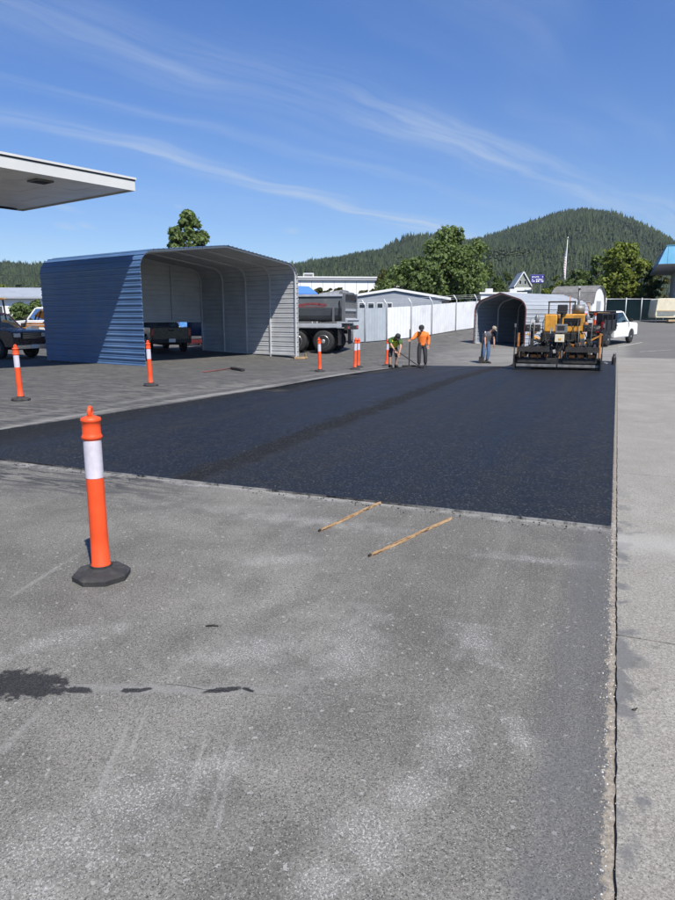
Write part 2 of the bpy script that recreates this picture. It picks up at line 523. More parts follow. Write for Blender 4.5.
    c = t.mix(t.math('MULTIPLY', dust, 0.6), c, (0.40, 0.39, 0.37))
    # far lot: broad sweeps and tyre darkening
    far = t.noise(t.mapping(oc, rot=(0, 0, R(-8)), scale=(0.12, 0.9, 1)), 1.0, 5, 0.6)
    c = t.mix(t.math('MULTIPLY', t.rng(far, 0.45, 0.65), t.math('MULTIPLY', t.rng(tt, -9, -3, 0, 0.85), t.rng(ss, 18, 26))), c, (0.235, 0.228, 0.210))
    c = t.mix(t.math('MULTIPLY', t.math('MULTIPLY', t.rng(tt, -9.5, -5), t.rng(ss, 20, 27)), .45), c, (0.25, 0.242, 0.225))
    c = t.mix(t.math('MULTIPLY', t.rng(tt, -7.5, -11.5), 0.46), c, (0.075, 0.073, 0.068))
    c = t.mix(t.math('MULTIPLY', t.rng(tt, .3, 1.0), 0.55), c, (0.085, 0.083, 0.078))
    # pale foot lines and dark lot at the back
    t.l.new(c, bs.inputs['Base Color'])
    t.put(bs.inputs['Roughness'], t.rng(oil, 0, 1, 0.86, 0.72))
    bs.inputs['Specular IOR Level'].default_value = 0.3
    h = t.math('ADD', t.math('MULTIPLY', vc.outputs[2], 0.5), t.math('MULTIPLY', fine, 0.9))
    t.l.new(t.bump(h, 0.6, 0.006), bs.inputs['Normal'])
    return m
SCUFFS = [(252, 652, .22, .10, .4), (205, 770, .14, .07, .9), (448, 735, .07, .16, -.3), (415, 790, .12, .06, .9), (372, 835, .11, .10, .3),
          (520, 735, .04, .13, .2), (350, 645, .12, .30, -.2), (60, 640, .25, .07, .5), (300, 520, .55, .10, -.35), (280, 560, .2, .08, .1),
          (655, 0, .1, .1, 0) if False else (470, 640, .08, .2, .1), (140, 800, .12, .20, -.4), (60, 850, .15, .15, 0), (540, 560, .3, .06, -.3), (330, 880, .09, .07, 0)]
LINES = [(12, 596, 72, 558, .018), (0, 752, 42, 710, .02), (205, 735, 190, 800, .012), (235, 735, 205, 830, .010), (228, 780, 212, 850, .01), (130, 720, 95, 800, .012),
         (150, 700, 128, 760, .008)]
OIL = [(24, 684, .20, .11, -.15), (76, 690, .08, .025, -.1), (136, 690, .055, .02, .1), (224, 690, .085, .020, .15), (248, 690, .03, .011, -.5)]
M_OLD = old_asphalt()

def new_asphalt():
    m, t, bs = base_mat('fresh_hot_mix'); t.flat = True
    oc = t.node('ShaderNodeTexCoord').outputs['Object']
    tt = t.vmath('DOT_PRODUCT', oc, (E2.x, E2.y, 0)); ss = t.vmath('DOT_PRODUCT', oc, (E1.x, E1.y, 0))
    vc = t.node('ShaderNodeSeparateColor'); t.l.new(t.voro(oc, 75), vc.inputs[0])
    band = t.noise(t.mapping(oc, rot=(0, 0, R(22.3)), scale=(1.6, 0.06, 1)), 1.0, 4, 0.55)
    n = t.noise(oc, 3, 5, 0.65)
    wob = t.math('MULTIPLY', t.math('SUBTRACT', t.noise(oc, 2.0, 4, 0.6), 0.5), 0.5)
    rough_band = t.math('MULTIPLY', t.rng(t.math('ABSOLUTE', t.math('ADD', t.math('ADD', tt, 4.0), wob)), 0.27, 0.12), t.rng(t.noise(oc, 9, 3, .7), .32, .5, .35, 1.0))
    rough_l = t.rng(t.math('ADD', tt, wob), -7.0, -7.8)
    coarse = t.math('MAXIMUM', rough_band, rough_l)
    c = t.mix(t.rng(n, 0.3, 0.7), (0.0085, 0.0090, 0.0100), (0.0150, 0.0155, 0.0170))
    c = t.mix(t.rng(band, 0.4, 0.65, 0, 0.5), c, (0.021, 0.0215, 0.0235))
    c = t.mix(t.math('MULTIPLY', coarse, 0.8), c, (0.0030, 0.0034, 0.0046))
    c = t.mix(t.math('MULTIPLY', t.math('GREATER_THAN', vc.outputs[0], 0.92), t.math('SUBTRACT', 0.8, t.math('MULTIPLY', coarse, 0.55))), c, (0.065, 0.066, 0.068))
    c = t.mix(t.math('GREATER_THAN', vc.outputs[1], 0.85), c, (0.005, 0.007, 0.008))
    # dust dragged in from the cut edge
    edge = t.math('MULTIPLY', t.rng(t.math('ADD', ss, t.math('MULTIPLY', wob, 0.08)), 5.585, 5.565), t.rng(t.noise(oc, 6, 5, .7), .3, .5))
    c = t.mix(t.math('MULTIPLY', edge, 0.8), c, (0.34, 0.33, 0.31))
    t.l.new(c, bs.inputs['Base Color'])
    t.put(bs.inputs['Roughness'], t.math('ADD', t.math('ADD', t.rng(n, 0.3, 0.7, 0.50, 0.64), t.rng(band, .35, .65, -.06, .06)), t.math('MULTIPLY', coarse, 0.36)))
    bs.inputs['Specular IOR Level'].default_value = 0.34
    h = t.math('ADD', t.math('MULTIPLY', vc.outputs[2], t.math('ADD', 0.35, t.math('MULTIPLY', coarse, 2.2))), t.math('MULTIPLY', t.noise(oc, 40, 4, .7), 0.6))
    t.l.new(t.bump(h, 0.8, 0.008), bs.inputs['Normal'])
    return m
M_NEW = new_asphalt()

def concrete():
    m, t, bs = base_mat('broom_concrete'); t.flat = True
    oc = t.node('ShaderNodeTexCoord').outputs['Object']
    tt = t.vmath('DOT_PRODUCT', oc, (E2.x, E2.y, 0)); ss = t.vmath('DOT_PRODUCT', oc, (E1.x, E1.y, 0))
    big = t.noise(oc, 0.8, 5, 0.6); mid = t.noise(oc, 4.0, 6, 0.65, 0.3); fine = t.noise(oc, 60, 4, 0.7)
    vc = t.node('ShaderNodeSeparateColor'); t.l.new(t.voro(oc, 230), vc.inputs[0])
    c = t.mix(t.rng(big, 0.32, 0.68), (0.238, 0.225, 0.197), (0.290, 0.275, 0.243))
    c = t.mix(t.rng(mid, 0.4, 0.72, 0, 0.5), c, (0.215, 0.198, 0.168))
    c = t.mix(1.0, c, t.mix(1.0, (0, 0, 0), t.rng(fine, 0.25, 0.75, 0.70, 1.30), 'ADD'), 'MULTIPLY')
    c = t.mix(1.0, c, t.mix(1.0, (0, 0, 0), t.rng(vc.outputs[0], 0, 1, 0.72, 1.28), 'ADD'), 'MULTIPLY')
    c = t.mix(t.math('GREATER_THAN', vc.outputs[1], 0.985), c, (0.10, 0.093, 0.08))
    # tar smears beside the joint
    w = t.math('MULTIPLY', t.math('SUBTRACT', t.noise(oc, 4.0, 5, 0.7), 0.5), 0.42)
    tar = t.math('MULTIPLY', t.rng(t.math('ADD', tt, w), 0.215, 0.185), t.rng(t.noise(oc, 1.6, 4, .6), .46, .52))
    tar = t.math('MULTIPLY', tar, t.rng(ss, 7.5, 5.5))
    c = t.mix(t.math('MULTIPLY', tar, 0.8), c, (0.125, 0.125, 0.125))
    for (u, v, rx, ry) in ((640, 665, .05, .045), (655, 648, .02, .015), (632, 690, .03, .06), (636, 533, .07, .025), (655, 690, .03, .012)):
        p = gnd(u, v)
        c = t.mix(t.math('MULTIPLY', ellipse(t, oc, p.x, p.y, rx, ry, 0.2, 0.8, 14, 0.3), 0.55), c, (0.12, 0.117, 0.108))
    p = gnd(650, 545)
    c = t.mix(t.math('MULTIPLY', ellipse(t, oc, p.x, p.y, 1.1, .22, -.38, 0.5, 2.5, 0.7), 0.45), c, (0.40, 0.39, 0.36))
    t.l.new(c, bs.inputs['Base Color'])
    bs.inputs['Roughness'].default_value = 0.88
    bs.inputs['Specular IOR Level'].default_value = 0.25
    h = t.math('ADD', t.math('MULTIPLY', fine, 0.9), t.math('MULTIPLY', mid, 0.7))
    t.l.new(t.bump(h, 0.5, 0.006), bs.inputs['Normal'])
    return m
M_CON = concrete()
M_SAND = mat('joint_sand', (0.17, 0.15, 0.12), 0.95, var=.5, scale=20, bump=.6, bscale=60)
M_EARTH = mat('dry_grass_earth', (0.10, 0.11, 0.055), 0.95, var=.4, scale=.2)

# ------------------------------------------------------------------ ground sheets
def sheet(name, ss, ts, mt, dz=0.0, skirt=0.0, jit=None):
    mb = MB(); n = len(ts); vs = []
    for i, s in enumerate(ss):
        for j, t_ in enumerate(ts):
            ds = dt = 0
            if jit: ds, dt = jit(i, j, s, t_)
            vs.append(yard(s + ds, t_ + dt, dz))
    fs = []
    for i in range(len(ss) - 1):
        for j in range(n - 1):
            fs.append((i * n + j + 1, (i + 1) * n + j + 1, (i + 1) * n + j, i * n + j))
    mb.add(vs, fs, 0, True)
    if skirt:
        ring = [j for j in range(n)] + [i * n + n - 1 for i in range(1, len(ss))] + [(len(ss) - 1) * n + j for j in range(n - 2, -1, -1)] + [i * n for i in range(len(ss) - 2, 0, -1)]
        lo = [Vector(vs[k]) - Vector((0, 0, skirt)) for k in ring]; hi = [vs[k] for k in ring]
        L = len(ring)
        mb.add(hi + lo, [(k, (k + 1) % L, L + (k + 1) % L, L + k) for k in range(L)], 0, False)
    return mb.build(name, mt)
# wide land below everything
gx = [-5000, -2500, -1200, -600, -300, -160, -100] + list(range(-80, 81, 4)) + [100, 160, 300, 600, 1200, 2500, 5000]
gy = [-400, -150, -60, -30] + list(range(-16, 101, 4)) + [130, 160, 220, 300, 450, 700, 1000, 1600, 2600, 4200, 6000]
mb = MB()
vs = [(x, y, gz(x, y) - 0.12) for y in gy for x in gx]
n = len(gx)
mb.add(vs, [(i * n + j, i * n + j + 1, (i + 1) * n + j + 1, (i + 1) * n + j) for i in range(len(gy) - 1) for j in range(n - 1)], 0, True)
tag(mb.build('ground', M_EARTH), kind='structure')

jr = random.Random(3)
T_J = 0.112
def ss_range(a, b, fine_to, df, dc):
    o = []; s = a
    while s < b - 1e-6:
        o.append(s); s += df if s < fine_to and s > -0.5 else dc
    return o + [b]
S_A = ss_range(-14, 100, 9.0, 0.035, 1.0)
T_A = [-75, -60, -45, -32, -24, -18, -14, -11, -9, -7, -5, -3.5, -2.2, -1.2, -.6, -.25, -.05, .06, T_J]
def jitA(i, j, s, t_):
    if j == len(T_A) - 1 and -0.5 < s < 9: return (0, jr.uniform(-.006, .004) + .0025 * math.sin(s * 9) * math.sin(s * 3.7))
    return (0, 0)
asp = sheet('asphalt_pavement', S_A, T_A, M_OLD, 0, .10, jitA)
tag(asp, kind='structure')
asp2 = sheet('asphalt_pavement', ss_range(36.42, 100, 0, 1, 1.0), [T_J + .004, 1, 2, 4, 6, 9, 12, 16, 22, 30, 45, 70], M_OLD, 0, .10)
tag(asp2, kind='structure')
# sand lying in the joint
js = sheet('joint_sand', [x * .25 - 14 for x in range(202)], [.06, .16], M_SAND, -.009)
tag(js, kind='structure')
# concrete slabs, each its own piece
con = bpy.data.objects.new('concrete_pavement', None); COL.objects.link(con); tag(con, kind='structure')
sj = [-12.8, -8.7, -4.6, -.5, 3.6, 7.7, 11.8, 15.9, 20.0, 24.1, 28.2, 32.3, 36.4]
for a, b in zip(sj[:-1], sj[1:]):
    for k, (t0, t1) in enumerate(((.1185, 4.4), (4.41, 8.6))):
        fine = k == 0 and b > 0 and a < 9
        N = 90 if fine else 8
        sl = [a + .006 + (b - a - .012) * i / N for i in range(N + 1)]
        tl = [t0, t0 + .02, t0 + .3, t0 + 1, t0 + 2, t0 + 3, t1 - .02, t1] if not fine else [t0, t0 + .02] + [t0 + .1 * q for q in range(1, 14)] + [t0 + 1.8, t0 + 2.6, t0 + 3.4, t1]
        def jitC(i, j, s, t_, fine=fine, N=N, L=len(tl)):
            if not fine: return (0, 0)
            ds = dt = 0
            if j == 0: dt = jr.uniform(-.002, .005)
            if i in (0, N): ds = jr.uniform(-.004, .004) + .006 * math.sin(t_ * 7)
            return (ds, dt)
        sheet('slab', sl, tl, M_CON, 0.004, .09, jitC).parent = con
# fresh mat in two paved lanes
S_M = [5.57 + .07 * i for i in range(30)] + [7.8 + .6 * i for i in range(33)] + [27.2]
def jitM(i, j, s, t_):
    ds = dt = 0
    if i == 0: ds = jr.uniform(-.012, .012) + .02 * math.sin(t_ * 1.9)
    return (ds, dt)
tm = [-8.2, -8.1, -7.5, -6.5, -5.5, -4.6, -4.005]
def jitML(i, j, s, t_):
    ds, dt = jitM(i, j, s, t_)
    if j < 2: dt += float(np.interp(s, (5.5, 7, 8.9, 11.5, 15.6, 27), (-.25, -.04, .2, .45, .77, .72))) + .02 * math.sin(s * 2.3 + 1)
    return ds, dt
fm = bpy.data.objects.new('fresh_asphalt', None); COL.objects.link(fm); tag(fm, kind='structure')
sheet('paved_lane', S_M, tm, M_NEW, .016, .02, jitML).parent = fm
tm2 = [-4.0, -3.2, -2.4, -1.6, -.8, -.3, .075]
sheet('paved_lane', S_M[:-1] + [27.4, 28.2, 29.0, 29.8, 30.6, 31.4, 32.2, 33.0], tm2, M_NEW, .020, .024, jitM).parent = fm

M_LINE = mat('worn_white_line', (0.42, 0.42, 0.40), .85, var=.3, scale=3, dirt=(0.18, 0.175, 0.165), dirt_amt=.5)
for (u0, v0, u1, v1) in ((618, 347, 642, 342.5), (640, 352, 672, 350)):
    a, b = gnd(u0, v0), gnd(u1, v1); dv = (b - a); nn_ = Vector((-dv.y, dv.x, 0)).normalized() * .06
    mb = MB(); vs = []
    for i in range(9):
        q = a.lerp(b, i / 8); vs += [Vector((q.x + nn_.x * k, q.y + nn_.y * k, gz(q.x + nn_.x * k, q.y + nn_.y * k) + .012)) for k in (-1, 1)]
    mb.add(vs, [(2 * i, 2 * i + 2, 2 * i + 3, 2 * i + 1) for i in range(8)])
    tag(mb.build('road_marking', M_LINE), kind='structure')

# ------------------------------------------------------------------ shared materials
M_BLUE = mat('blue_painted_steel', (0.074, 0.146, 0.285), 0.42, 0.0, var=.18, scale=.9, dirt=(0.15, 0.20, 0.29), dirt_amt=.35)
M_INNER = mat('primer_grey_steel', (0.52, 0.53, 0.54), 0.5, 0.0, var=.10, scale=1.5, dirt=(0.36, 0.35, 0.33), dirt_amt=.25)
M_GALV = mat('galvanised_tube', (0.60, 0.61, 0.62), 0.45, 0.2, var=.12, scale=8)
M_SILVER = mat('silver_roof_steel', (0.33, 0.355, 0.385), 0.45, 0.0, var=.08, scale=1.0, dirt=(0.34, 0.34, 0.33), dirt_amt=.3)
M_WHITE = mat('white_paint', (0.76, 0.76, 0.74), 0.55, var=.05, scale=2, dirt=(0.55, 0.53, 0.48), dirt_amt=.2)
M_WHITEPANEL = mat('white_fence_steel', (0.72, 0.73, 0.74), 0.5, var=.06, scale=1.5, dirt=(0.46, 0.45, 0.42), dirt_amt=.3)
M_MAROON = mat('rust_red_trim', (0.16, 0.06, 0.045), 0.5, var=.15)
M_BLACK = mat('black_rubber', (0.018, 0.018, 0.019), 0.75, var=.3, scale=12, bump=.2)
M_DKMETAL = mat('dirty_black_steel', (0.022, 0.021, 0.020), 0.6, 0.1, var=.5, scale=5, dirt=(0.075, 0.06, 0.045), dirt_amt=.4)
M_GREYMETAL = mat('worn_grey_steel', (0.20, 0.20, 0.195), 0.5, 0.4, var=.3, scale=6, dirt=(0.10, 0.08, 0.06), dirt_amt=.4)
M_YELLOW = mat('machine_yellow', (0.64, 0.30, 0.035), 0.5, var=.2, scale=3, dirt=(0.07, 0.045, 0.02), dirt_amt=.55)
M_ORANGEPT = mat('machine_orange', (0.46, 0.17, 0.035), 0.55, var=.3, scale=6, dirt=(0.03, 0.022, 0.018), dirt_amt=.65)
M_CREAM = mat('cream_paint', (0.66, 0.60, 0.44), 0.5, var=.08, scale=3, dirt=(0.40, 0.34, 0.24), dirt_amt=.25)
M_ORANGE = mat('safety_orange_plastic', (0.80, 0.080, 0.015), 0.5, var=.12, scale=5, dirt=(0.34, 0.055, 0.025), dirt_amt=.32)
M_SHEET = mat('white_reflective_sheeting', (0.60, 0.56, 0.62), 0.45, var=.12, scale=11, dirt=(0.36, 0.33, 0.33), dirt_amt=.35)
M_BASE = mat('recycled_rubber', (0.030, 0.029, 0.029), 0.8, var=.25, scale=18, bump=.4, bscale=90, dirt=(0.11, 0.105, 0.095), dirt_amt=.35)
M_WOOD = None
M_GLASS = glass_mat('vehicle_glass')
M_RED = mat('red_lens', (0.30, 0.012, 0.010), 0.25, var=.05)
M_CHROME = mat('chrome', (0.62, 0.62, 0.62), 0.18, 1.0, var=.05)
M_LENS = mat('clear_lens', (0.7, 0.7, 0.68), 0.15, 0.3, var=.05)
M_RIM = mat('alloy_rim', (0.55, 0.55, 0.55), 0.35, 0.7, var=.12, scale=10, dirt=(0.2, 0.18, 0.15), dirt_amt=.4)
M_DARKINT = mat('dark_interior', (0.02, 0.02, 0.022), 0.8, var=.2)

def wood_mat():
    m, t, bs = base_mat('split_fir_lath')
    oc = t.node('ShaderNodeTexCoord').outputs['Object']
    g = t.noise(t.mapping(oc, scale=(2.5, 60, 60)), 1.0, 4, .6)
    c = t.mix(t.rng(g, .3, .7), (0.26, 0.14, 0.06), (0.52, 0.36, 0.19))
    st = t.noise(t.mapping(oc, scale=(9, 70, 70)), 1.0, 4, .65)
    c = t.mix(t.rng(st, .50, .60), c, (0.09, 0.05, 0.028))
    t.l.new(c, bs.inputs['Base Color']); bs.inputs['Roughness'].default_value = .8
    t.l.new(t.bump(g, .4, .004), bs.inputs['Normal'])
    return m
M_WOOD = wood_mat()

# ------------------------------------------------------------------ metal carports
def carport(root, W, D, leg, rise, rad, m_out_l, m_out_roof, m_out_r, m_in, trim, frames, back='none', wall_l=None, wall_r=None, drop=0.25, tw=.06):
    """local frame: x across the front, y into the depth, z up.  horizontal ribbed sheets wrapped over tube bows"""
    slope = math.atan2(rise, W / 2)
    path = [(0, -.02)]
    # left leg, bent eave, rafter, ridge and mirrored
    k = 7
    z1 = leg - rad
    path.append((0, z1))
    cx = rad
    for i in range(1, k + 1):
        a = math.pi - (math.pi / 2 - slope) * i / k
        path.append((cx + rad * math.cos(a), z1 + rad * math.sin(a)))
    x_e, z_e = path[-1]
    zr = z_e + (W / 2 - x_e) * math.tan(slope)
    path.append((W / 2, zr))
    right = [(W - x, z) for x, z in reversed(path[:-1])]
    path = path + right
    seg = [0]
    for a, b in zip(path[:-1], path[1:]): seg.append(seg[-1] + math.hypot(b[0] - a[0], b[1] - a[1]))
    L = seg[-1]
    def pos(s):
        s = min(max(s, 0), L)
        i = max(0, min(len(seg) - 2, int(np.searchsorted(seg, s)) - 1))
        t = (s - seg[i]) / max(1e-9, seg[i + 1] - seg[i])
        a, b = path[i], path[i + 1]
        p = (a[0] + (b[0] - a[0]) * t, a[1] + (b[1] - a[1]) * t)
        dx, dz = b[0] - a[0], b[1] - a[1]; q = math.hypot(dx, dz)
        return p, (-dz / q, dx / q)
    pitch = .235
    s_ridge = seg[len(path) // 2]
    s_eL = seg[k + 1]; s_eR = L - s_eL
    def strips(a, b):
        nn = max(1, round((b - a) / (pitch * 4))); return [(a + (b - a) * i / nn, a + (b - a) * (i + 1) / nn) for i in range(nn)]
    panels = [('siding_panel', m_out_l, s) for s in strips(0, s_eL)] + [('roof_panel', m_out_roof, s) for s in strips(s_eL, s_ridge)] + \
             [('roof_panel', m_out_roof, s) for s in strips(s_ridge, s_eR)] + [('siding_panel', m_out_r, s) for s in strips(s_eR, L)]
    for name, mo, (a, b) in panels:
        is_l = name == 'siding_panel' and a < s_ridge; is_r = name == 'siding_panel' and a > s_ridge
        y0, y1 = -.10, D + .10
        if is_l and wall_l is not None: y0, y1 = wall_l
        if is_r and wall_r is not None: y0, y1 = wall_r
        nr = max(1, round((b - a) / pitch)); pt = (b - a) / nr
        prof = []
        for i in range(nr):
            s0 = a + i * pt
            for fr, h in ((0, 0), (.06, .030), (.22, .030), (.30, 0), (.50, 0), (.54, .008), (.62, .008), (.66, 0)):
                prof.append((s0 + fr * pt, h))
        prof.append((b, 0))
        mb = MB()
        ringO = []; ringI = []
        for s, h in prof:
            p, nv = pos(s)
            off = tw / 2 + .006 + h
            ringO.append((p[0] + nv[0] * (off + .003), p[1] + nv[1] * (off + .003)))
            ringI.append((p[0] + nv[0] * off, p[1] + nv[1] * off))
        n_ = len(prof)
        for ring, mi, flip in ((ringO, 0, False), (ringI, 1, True)):
            vs = [(x, y0, z) for x, z in ring] + [(x, y1, z) for x, z in ring]
            fs = [(i, i + n_, i + 1 + n_, i + 1) if flip else (i, i + 1, i + 1 + n_, i + n_) for i in range(n_ - 1)]
            mb.add(vs, fs, mi)
        for y in (y0, y1):
            vs = [(x, y, z) for x, z in ringO] + [(x, y, z) for x, z in ringI]
            mb.add(vs, [(i, i + 1, i + 1 + n_, i + n_) for i in range(n_ - 1)], 0)
        mb.build(name, [mo, m_in], root)
    # bows: square tube following the path
    def bow(y):
        mb = MB(); h = tw / 2
        pts = [(0, -drop)] + path[1:-1] + [(W, -drop)]
        for sx in (0,):
            rings = []
            for i, (x, z) in enumerate(pts):
                a = pts[max(0, i - 1)]; b = pts[min(len(pts) - 1, i + 1)]
                dx, dz = b[0] - a[0], b[1] - a[1]; q = math.hypot(dx, dz); nx, nz = -dz / q, dx / q
                rings.append([Vector((x + nx * h, y - h, z + nz * h)), Vector((x + nx * h, y + h, z + nz * h)), Vector((x - nx * h, y + h, z - nz * h)), Vector((x - nx * h, y - h, z - nz * h))])
            mb.loft(rings)
        return mb
    for i in range(frames):
        y = .03 + (D - .06) * i / (frames - 1)
        bw = bow(y).build('frame_bow', M_GALV, root)
        for x in (0, W):
            MB().box((x, y, -drop + .02), (.16, .12, .02)).build('foot_plate', M_GALV, bw)
    for x in (0, W):
        MB().box((x, D / 2, .035), (.05, D - .2, .05)).build('base_rail', M_GALV, root)
    if trim is not None:
        for y in (-.115, D + .115):
            mb = MB(); rings = []
            for i in range(61):
                s = L * i / 60; p, nv = pos(s)
                o1, o0 = tw / 2 + .045, tw / 2 - .03
                rings.append([Vector((p[0] + nv[0] * o1, y - .012, p[1] + nv[1] * o1)), Vector((p[0] + nv[0] * o1, y + .012, p[1] + nv[1] * o1)),
                              Vector((p[0] + nv[0] * o0, y + .012, p[1] + nv[1] * o0)), Vector((p[0] + nv[0] * o0, y - .012, p[1] + nv[1] * o0))])
            mb.loft(rings); mb.build('edge_trim', trim, root)
    # rear end sheets, cut to the outline
    if back != 'none':
        zlow = back
        rows = []; z = zlow
        ztop = zr
        while z < ztop - .05:
            rows.append((z, min(z + .94, ztop - .01))); z += .94
        def half(z):
            # x where outline is at height z
            if z <= z1: return 0.0
            for (xa, za), (xb, zb) in zip(path[:k + 2], path[1:k + 3]):
                if za <= z <= zb and zb > za: return xa + (xb - xa) * (z - za) / (zb - za)
            return W / 2
        for (za, zb) in rows:
            mb = MB(); lev = []
            nr = max(1, round((zb - za) / pitch)); pt = (zb - za) / nr
            for i in range(nr):
                for fr, h in ((0, 0), (.06, .030), (.22, .030), (.30, 0), (.50, 0), (.54, .008), (.62, .008), (.66, 0)): lev.append((za + (i + fr) * pt, h))
            lev.append((zb, 0))
            for mi, off in ((0, .053), (1, .05)):
                vs = []
                for z, h in lev:
                    x = half(z) - .035; y = D + off + h
                    vs += [(x, y, z), (W - x, y, z)]
                fs = [(2 * i, 2 * i + 1, 2 * i + 3, 2 * i + 2) for i in range(len(lev) - 1)]
                mb.add(vs, fs if mi else [f[::-1] for f in fs], mi)
            mb.build('end_panel', [m_out_r, m_in], root)
        for x in (W * .22, W * .5, W * .78):
            MB().box((x, D + .015, (zlow + zr) / 2 - .1), (.05, .05, zr - zlow - .25)).build('end_post', M_GALV, root)
        if zlow > .3:
            MB().box((W / 2, D + .015, zlow - .03), (W - .08, .05, .06)).build('header_rail', M_GALV, root)
    return zr

A_SH = R(53)
pc = gnd(145, 366)
print('shed corner', pc)
shed = thing('metal_carport', 'large open blue steel carport with pale grey inside, beside the fresh asphalt', 'carport', (pc.x, pc.y, gz(pc.x, pc.y)), A_SH)
SC = pc.y / 24.4
carport(shed, 8.45, 6.35, 4.06, .50, .62, M_BLUE, M_BLUE, M_INNER, M_INNER, None, 5, back=1.56)
# wooden block under the right front leg
pr = shed.matrix_basis @ Vector((8.45, 0, 0)); pr.z = gz(pr.x, pr.y)
t_ = thing('wood_block', 'rough timber blocks under the right front leg of the blue carport', 'wood block', pr, .3)
MB().box((.16, -.12, .05), (.62, .14, .10)).build('plank', M_WOOD, t_, .006)
MB().box((.42, .0, .16), (.05, .16, .12)).build('plank', M_WOOD, t_, .006)

# second, smaller carport
p2 = gnd_u(475.5, 39.0)
sh2 = thing('metal_carport', 'low rounded silver carport with rust red front trim behind the paver', 'carport', p2, R(-52))
carport(sh2, 3.4, 5.7, 2.42, .48, .62, M_WHITE, M_SILVER, M_SILVER, mat('slate_blue_inside', (0.22, 0.26, 0.31), .6, var=.1), M_MAROON, 4, back=.02, drop=.35)

# ------------------------------------------------------------------ forecourt canopy
c1 = at(134, 191, 23.15)
M_FASCIA = mat('off_white_fascia', (0.60, 0.60, 0.575), .45, var=.06, scale=.8, dirt=(0.5, 0.48, 0.43), dirt_amt=.3)
M_SOFFIT = mat('cream_soffit_panels', (0.84, 0.81, 0.74), .5, var=.06, scale=1.2, dirt=(0.52, 0.48, 0.42), dirt_amt=.35)
can = thing('forecourt_canopy', 'flat white canopy roof jutting in at the upper left of the photo', 'canopy', (c1.x, c1.y, gz(c1.x, c1.y)), A_SH)
ZB = c1.z - gz(c1.x, c1.y)
# local: x axis runs along the shed front (away/right), y along the shed side (left/away). the canopy lies at x<0, y>0
LX, LY, TH = 16.0, 7.0, .38
def cbox(n, x0, x1, y0, y1, z0, z1, m, b=0):
    return MB().box(((x0 + x1) / 2, (y0 + y1) / 2, (z0 + z1) / 2), (x1 - x0, y1 - y0, z1 - z0)).build(n, m, can, b)
cbox('roof_deck', -LX, 0, 0, LY, ZB + .10, ZB + TH - .02, M_FASCIA)
for n_, a in (('fascia', (-LX, .0, -.03, 0)), ('fascia', (-LX, 0, LY, LY + .03))): cbox(n_, a[0], a[1], a[2], a[3], ZB, ZB + TH, M_FASCIA)
cbox('fascia', 0, .03, -.03, LY + .03, ZB, ZB + TH, M_FASCIA)
cbox('fascia', -LX - .03, -LX, -.03, LY + .03, ZB, ZB + TH, M_FASCIA)
for a in ((-LX - .07, .07, -.07, -.031), (.031, .07, -.031, LY + .031), (-LX - .07, .07, LY + .031, LY + .07)):
    cbox('drip_edge', a[0], a[1], a[2], a[3], ZB + TH - .035, ZB + TH + .03, M_FASCIA)
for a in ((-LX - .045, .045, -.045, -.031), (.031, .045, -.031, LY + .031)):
    cbox('drip_shadow_strip', a[0], a[1], a[2], a[3], ZB + TH - .075, ZB + TH - .036, M_DARKINT)  # dark strip standing in for the shadow line under the drip edge
for i in range(16):
    for j in range(4):
        x0 = -(i + 1) * 1.0 + .006; y0 = .006 + j * LY / 4
        cbox('soffit_panel', x0, x0 + .988, y0, y0 + LY / 4 - .012, ZB + .055 + .004 * ((i + j) % 2), ZB + .099, M_SOFFIT)
for (x, y) in ((-2.6, 1.1), (-2.2, 5.2), (-5.6, 1.1), (-5.4, 5.2), (-8.6, 1.1), (-8.6, 5.2)):
    lf = cbox('light_fixture', x - .28, x + .28, y - .28, y + .28, ZB + .0, ZB + .054, M_GREYMETAL, .01)
    MB().box((x, y, ZB - .004), (.44, .44, .012)).build('lens', M_DARKINT, lf)
for x in (-5.6, -11.5):
    cl_ = MB().box((x, LY / 2, ZB / 2 - .1), (.4, .4, ZB + .2)).build('column', M_FASCIA, can, .02)
    MB().box((x, LY / 2, .12), (.62, .62, .5)).build('column_base', M_CON, can, .02)
pipe = MB(); pipe.tube([(-.3, LY - .12, ZB + .02), (-6, LY - .12, ZB + .02)], .035, 8); pipe.build('conduit', M_DKMETAL, can)

# ------------------------------------------------------------------ traffic delineators
def delineator_meshes():
    m = {}
    b = MB()
    n = 8; prof = [(.180, 0), (.182, .032), (.165, .050), (.09, .062), (.072, .075), (.071, .09)]
    b.lathe(prof, 8, smooth=False, M=Matrix.Rotation(R(22.5), 3, 'Z')); m['rubber_base'] = (b.mesh('rubber_base'), M_BASE)
    p = MB(); H = 1.10
    p.lathe([(.060, .070), (.066, .085), (.057, .098), (.055, .30), (.0535, .66)], 28)
    p.lathe([(.0525, .660), (.0525, .905)], 28)
    p.lathe([(.0535, .905), (.062, .915), (.064, .925), (.058, .935), (.056, .945), (.056, .985), (.055, 1.015), (.061, 1.02), (.063, 1.03), (.058, 1.042), (.030, 1.052), (.012, 1.058)], 28)
    m['post'] = (p.mesh('post'), M_ORANGE)
    s = MB(); s.lathe([(.0545, .664), (.0545, .902)], 28); m['reflective_band'] = (s.mesh('reflective_band'), M_SHEET)
    h = MB()
    h.tube([(.021 * math.cos(R(a)), 0, 1.076 + .027 * math.sin(R(a))) for a in range(-70, 251, 20)], .014, 8)
    m['loop_handle'] = (h.mesh('loop_handle'), M_ORANGE)
    for k in m: m[k][0].materials.append(m[k][1])
    return m
DEL = delineator_meshes()
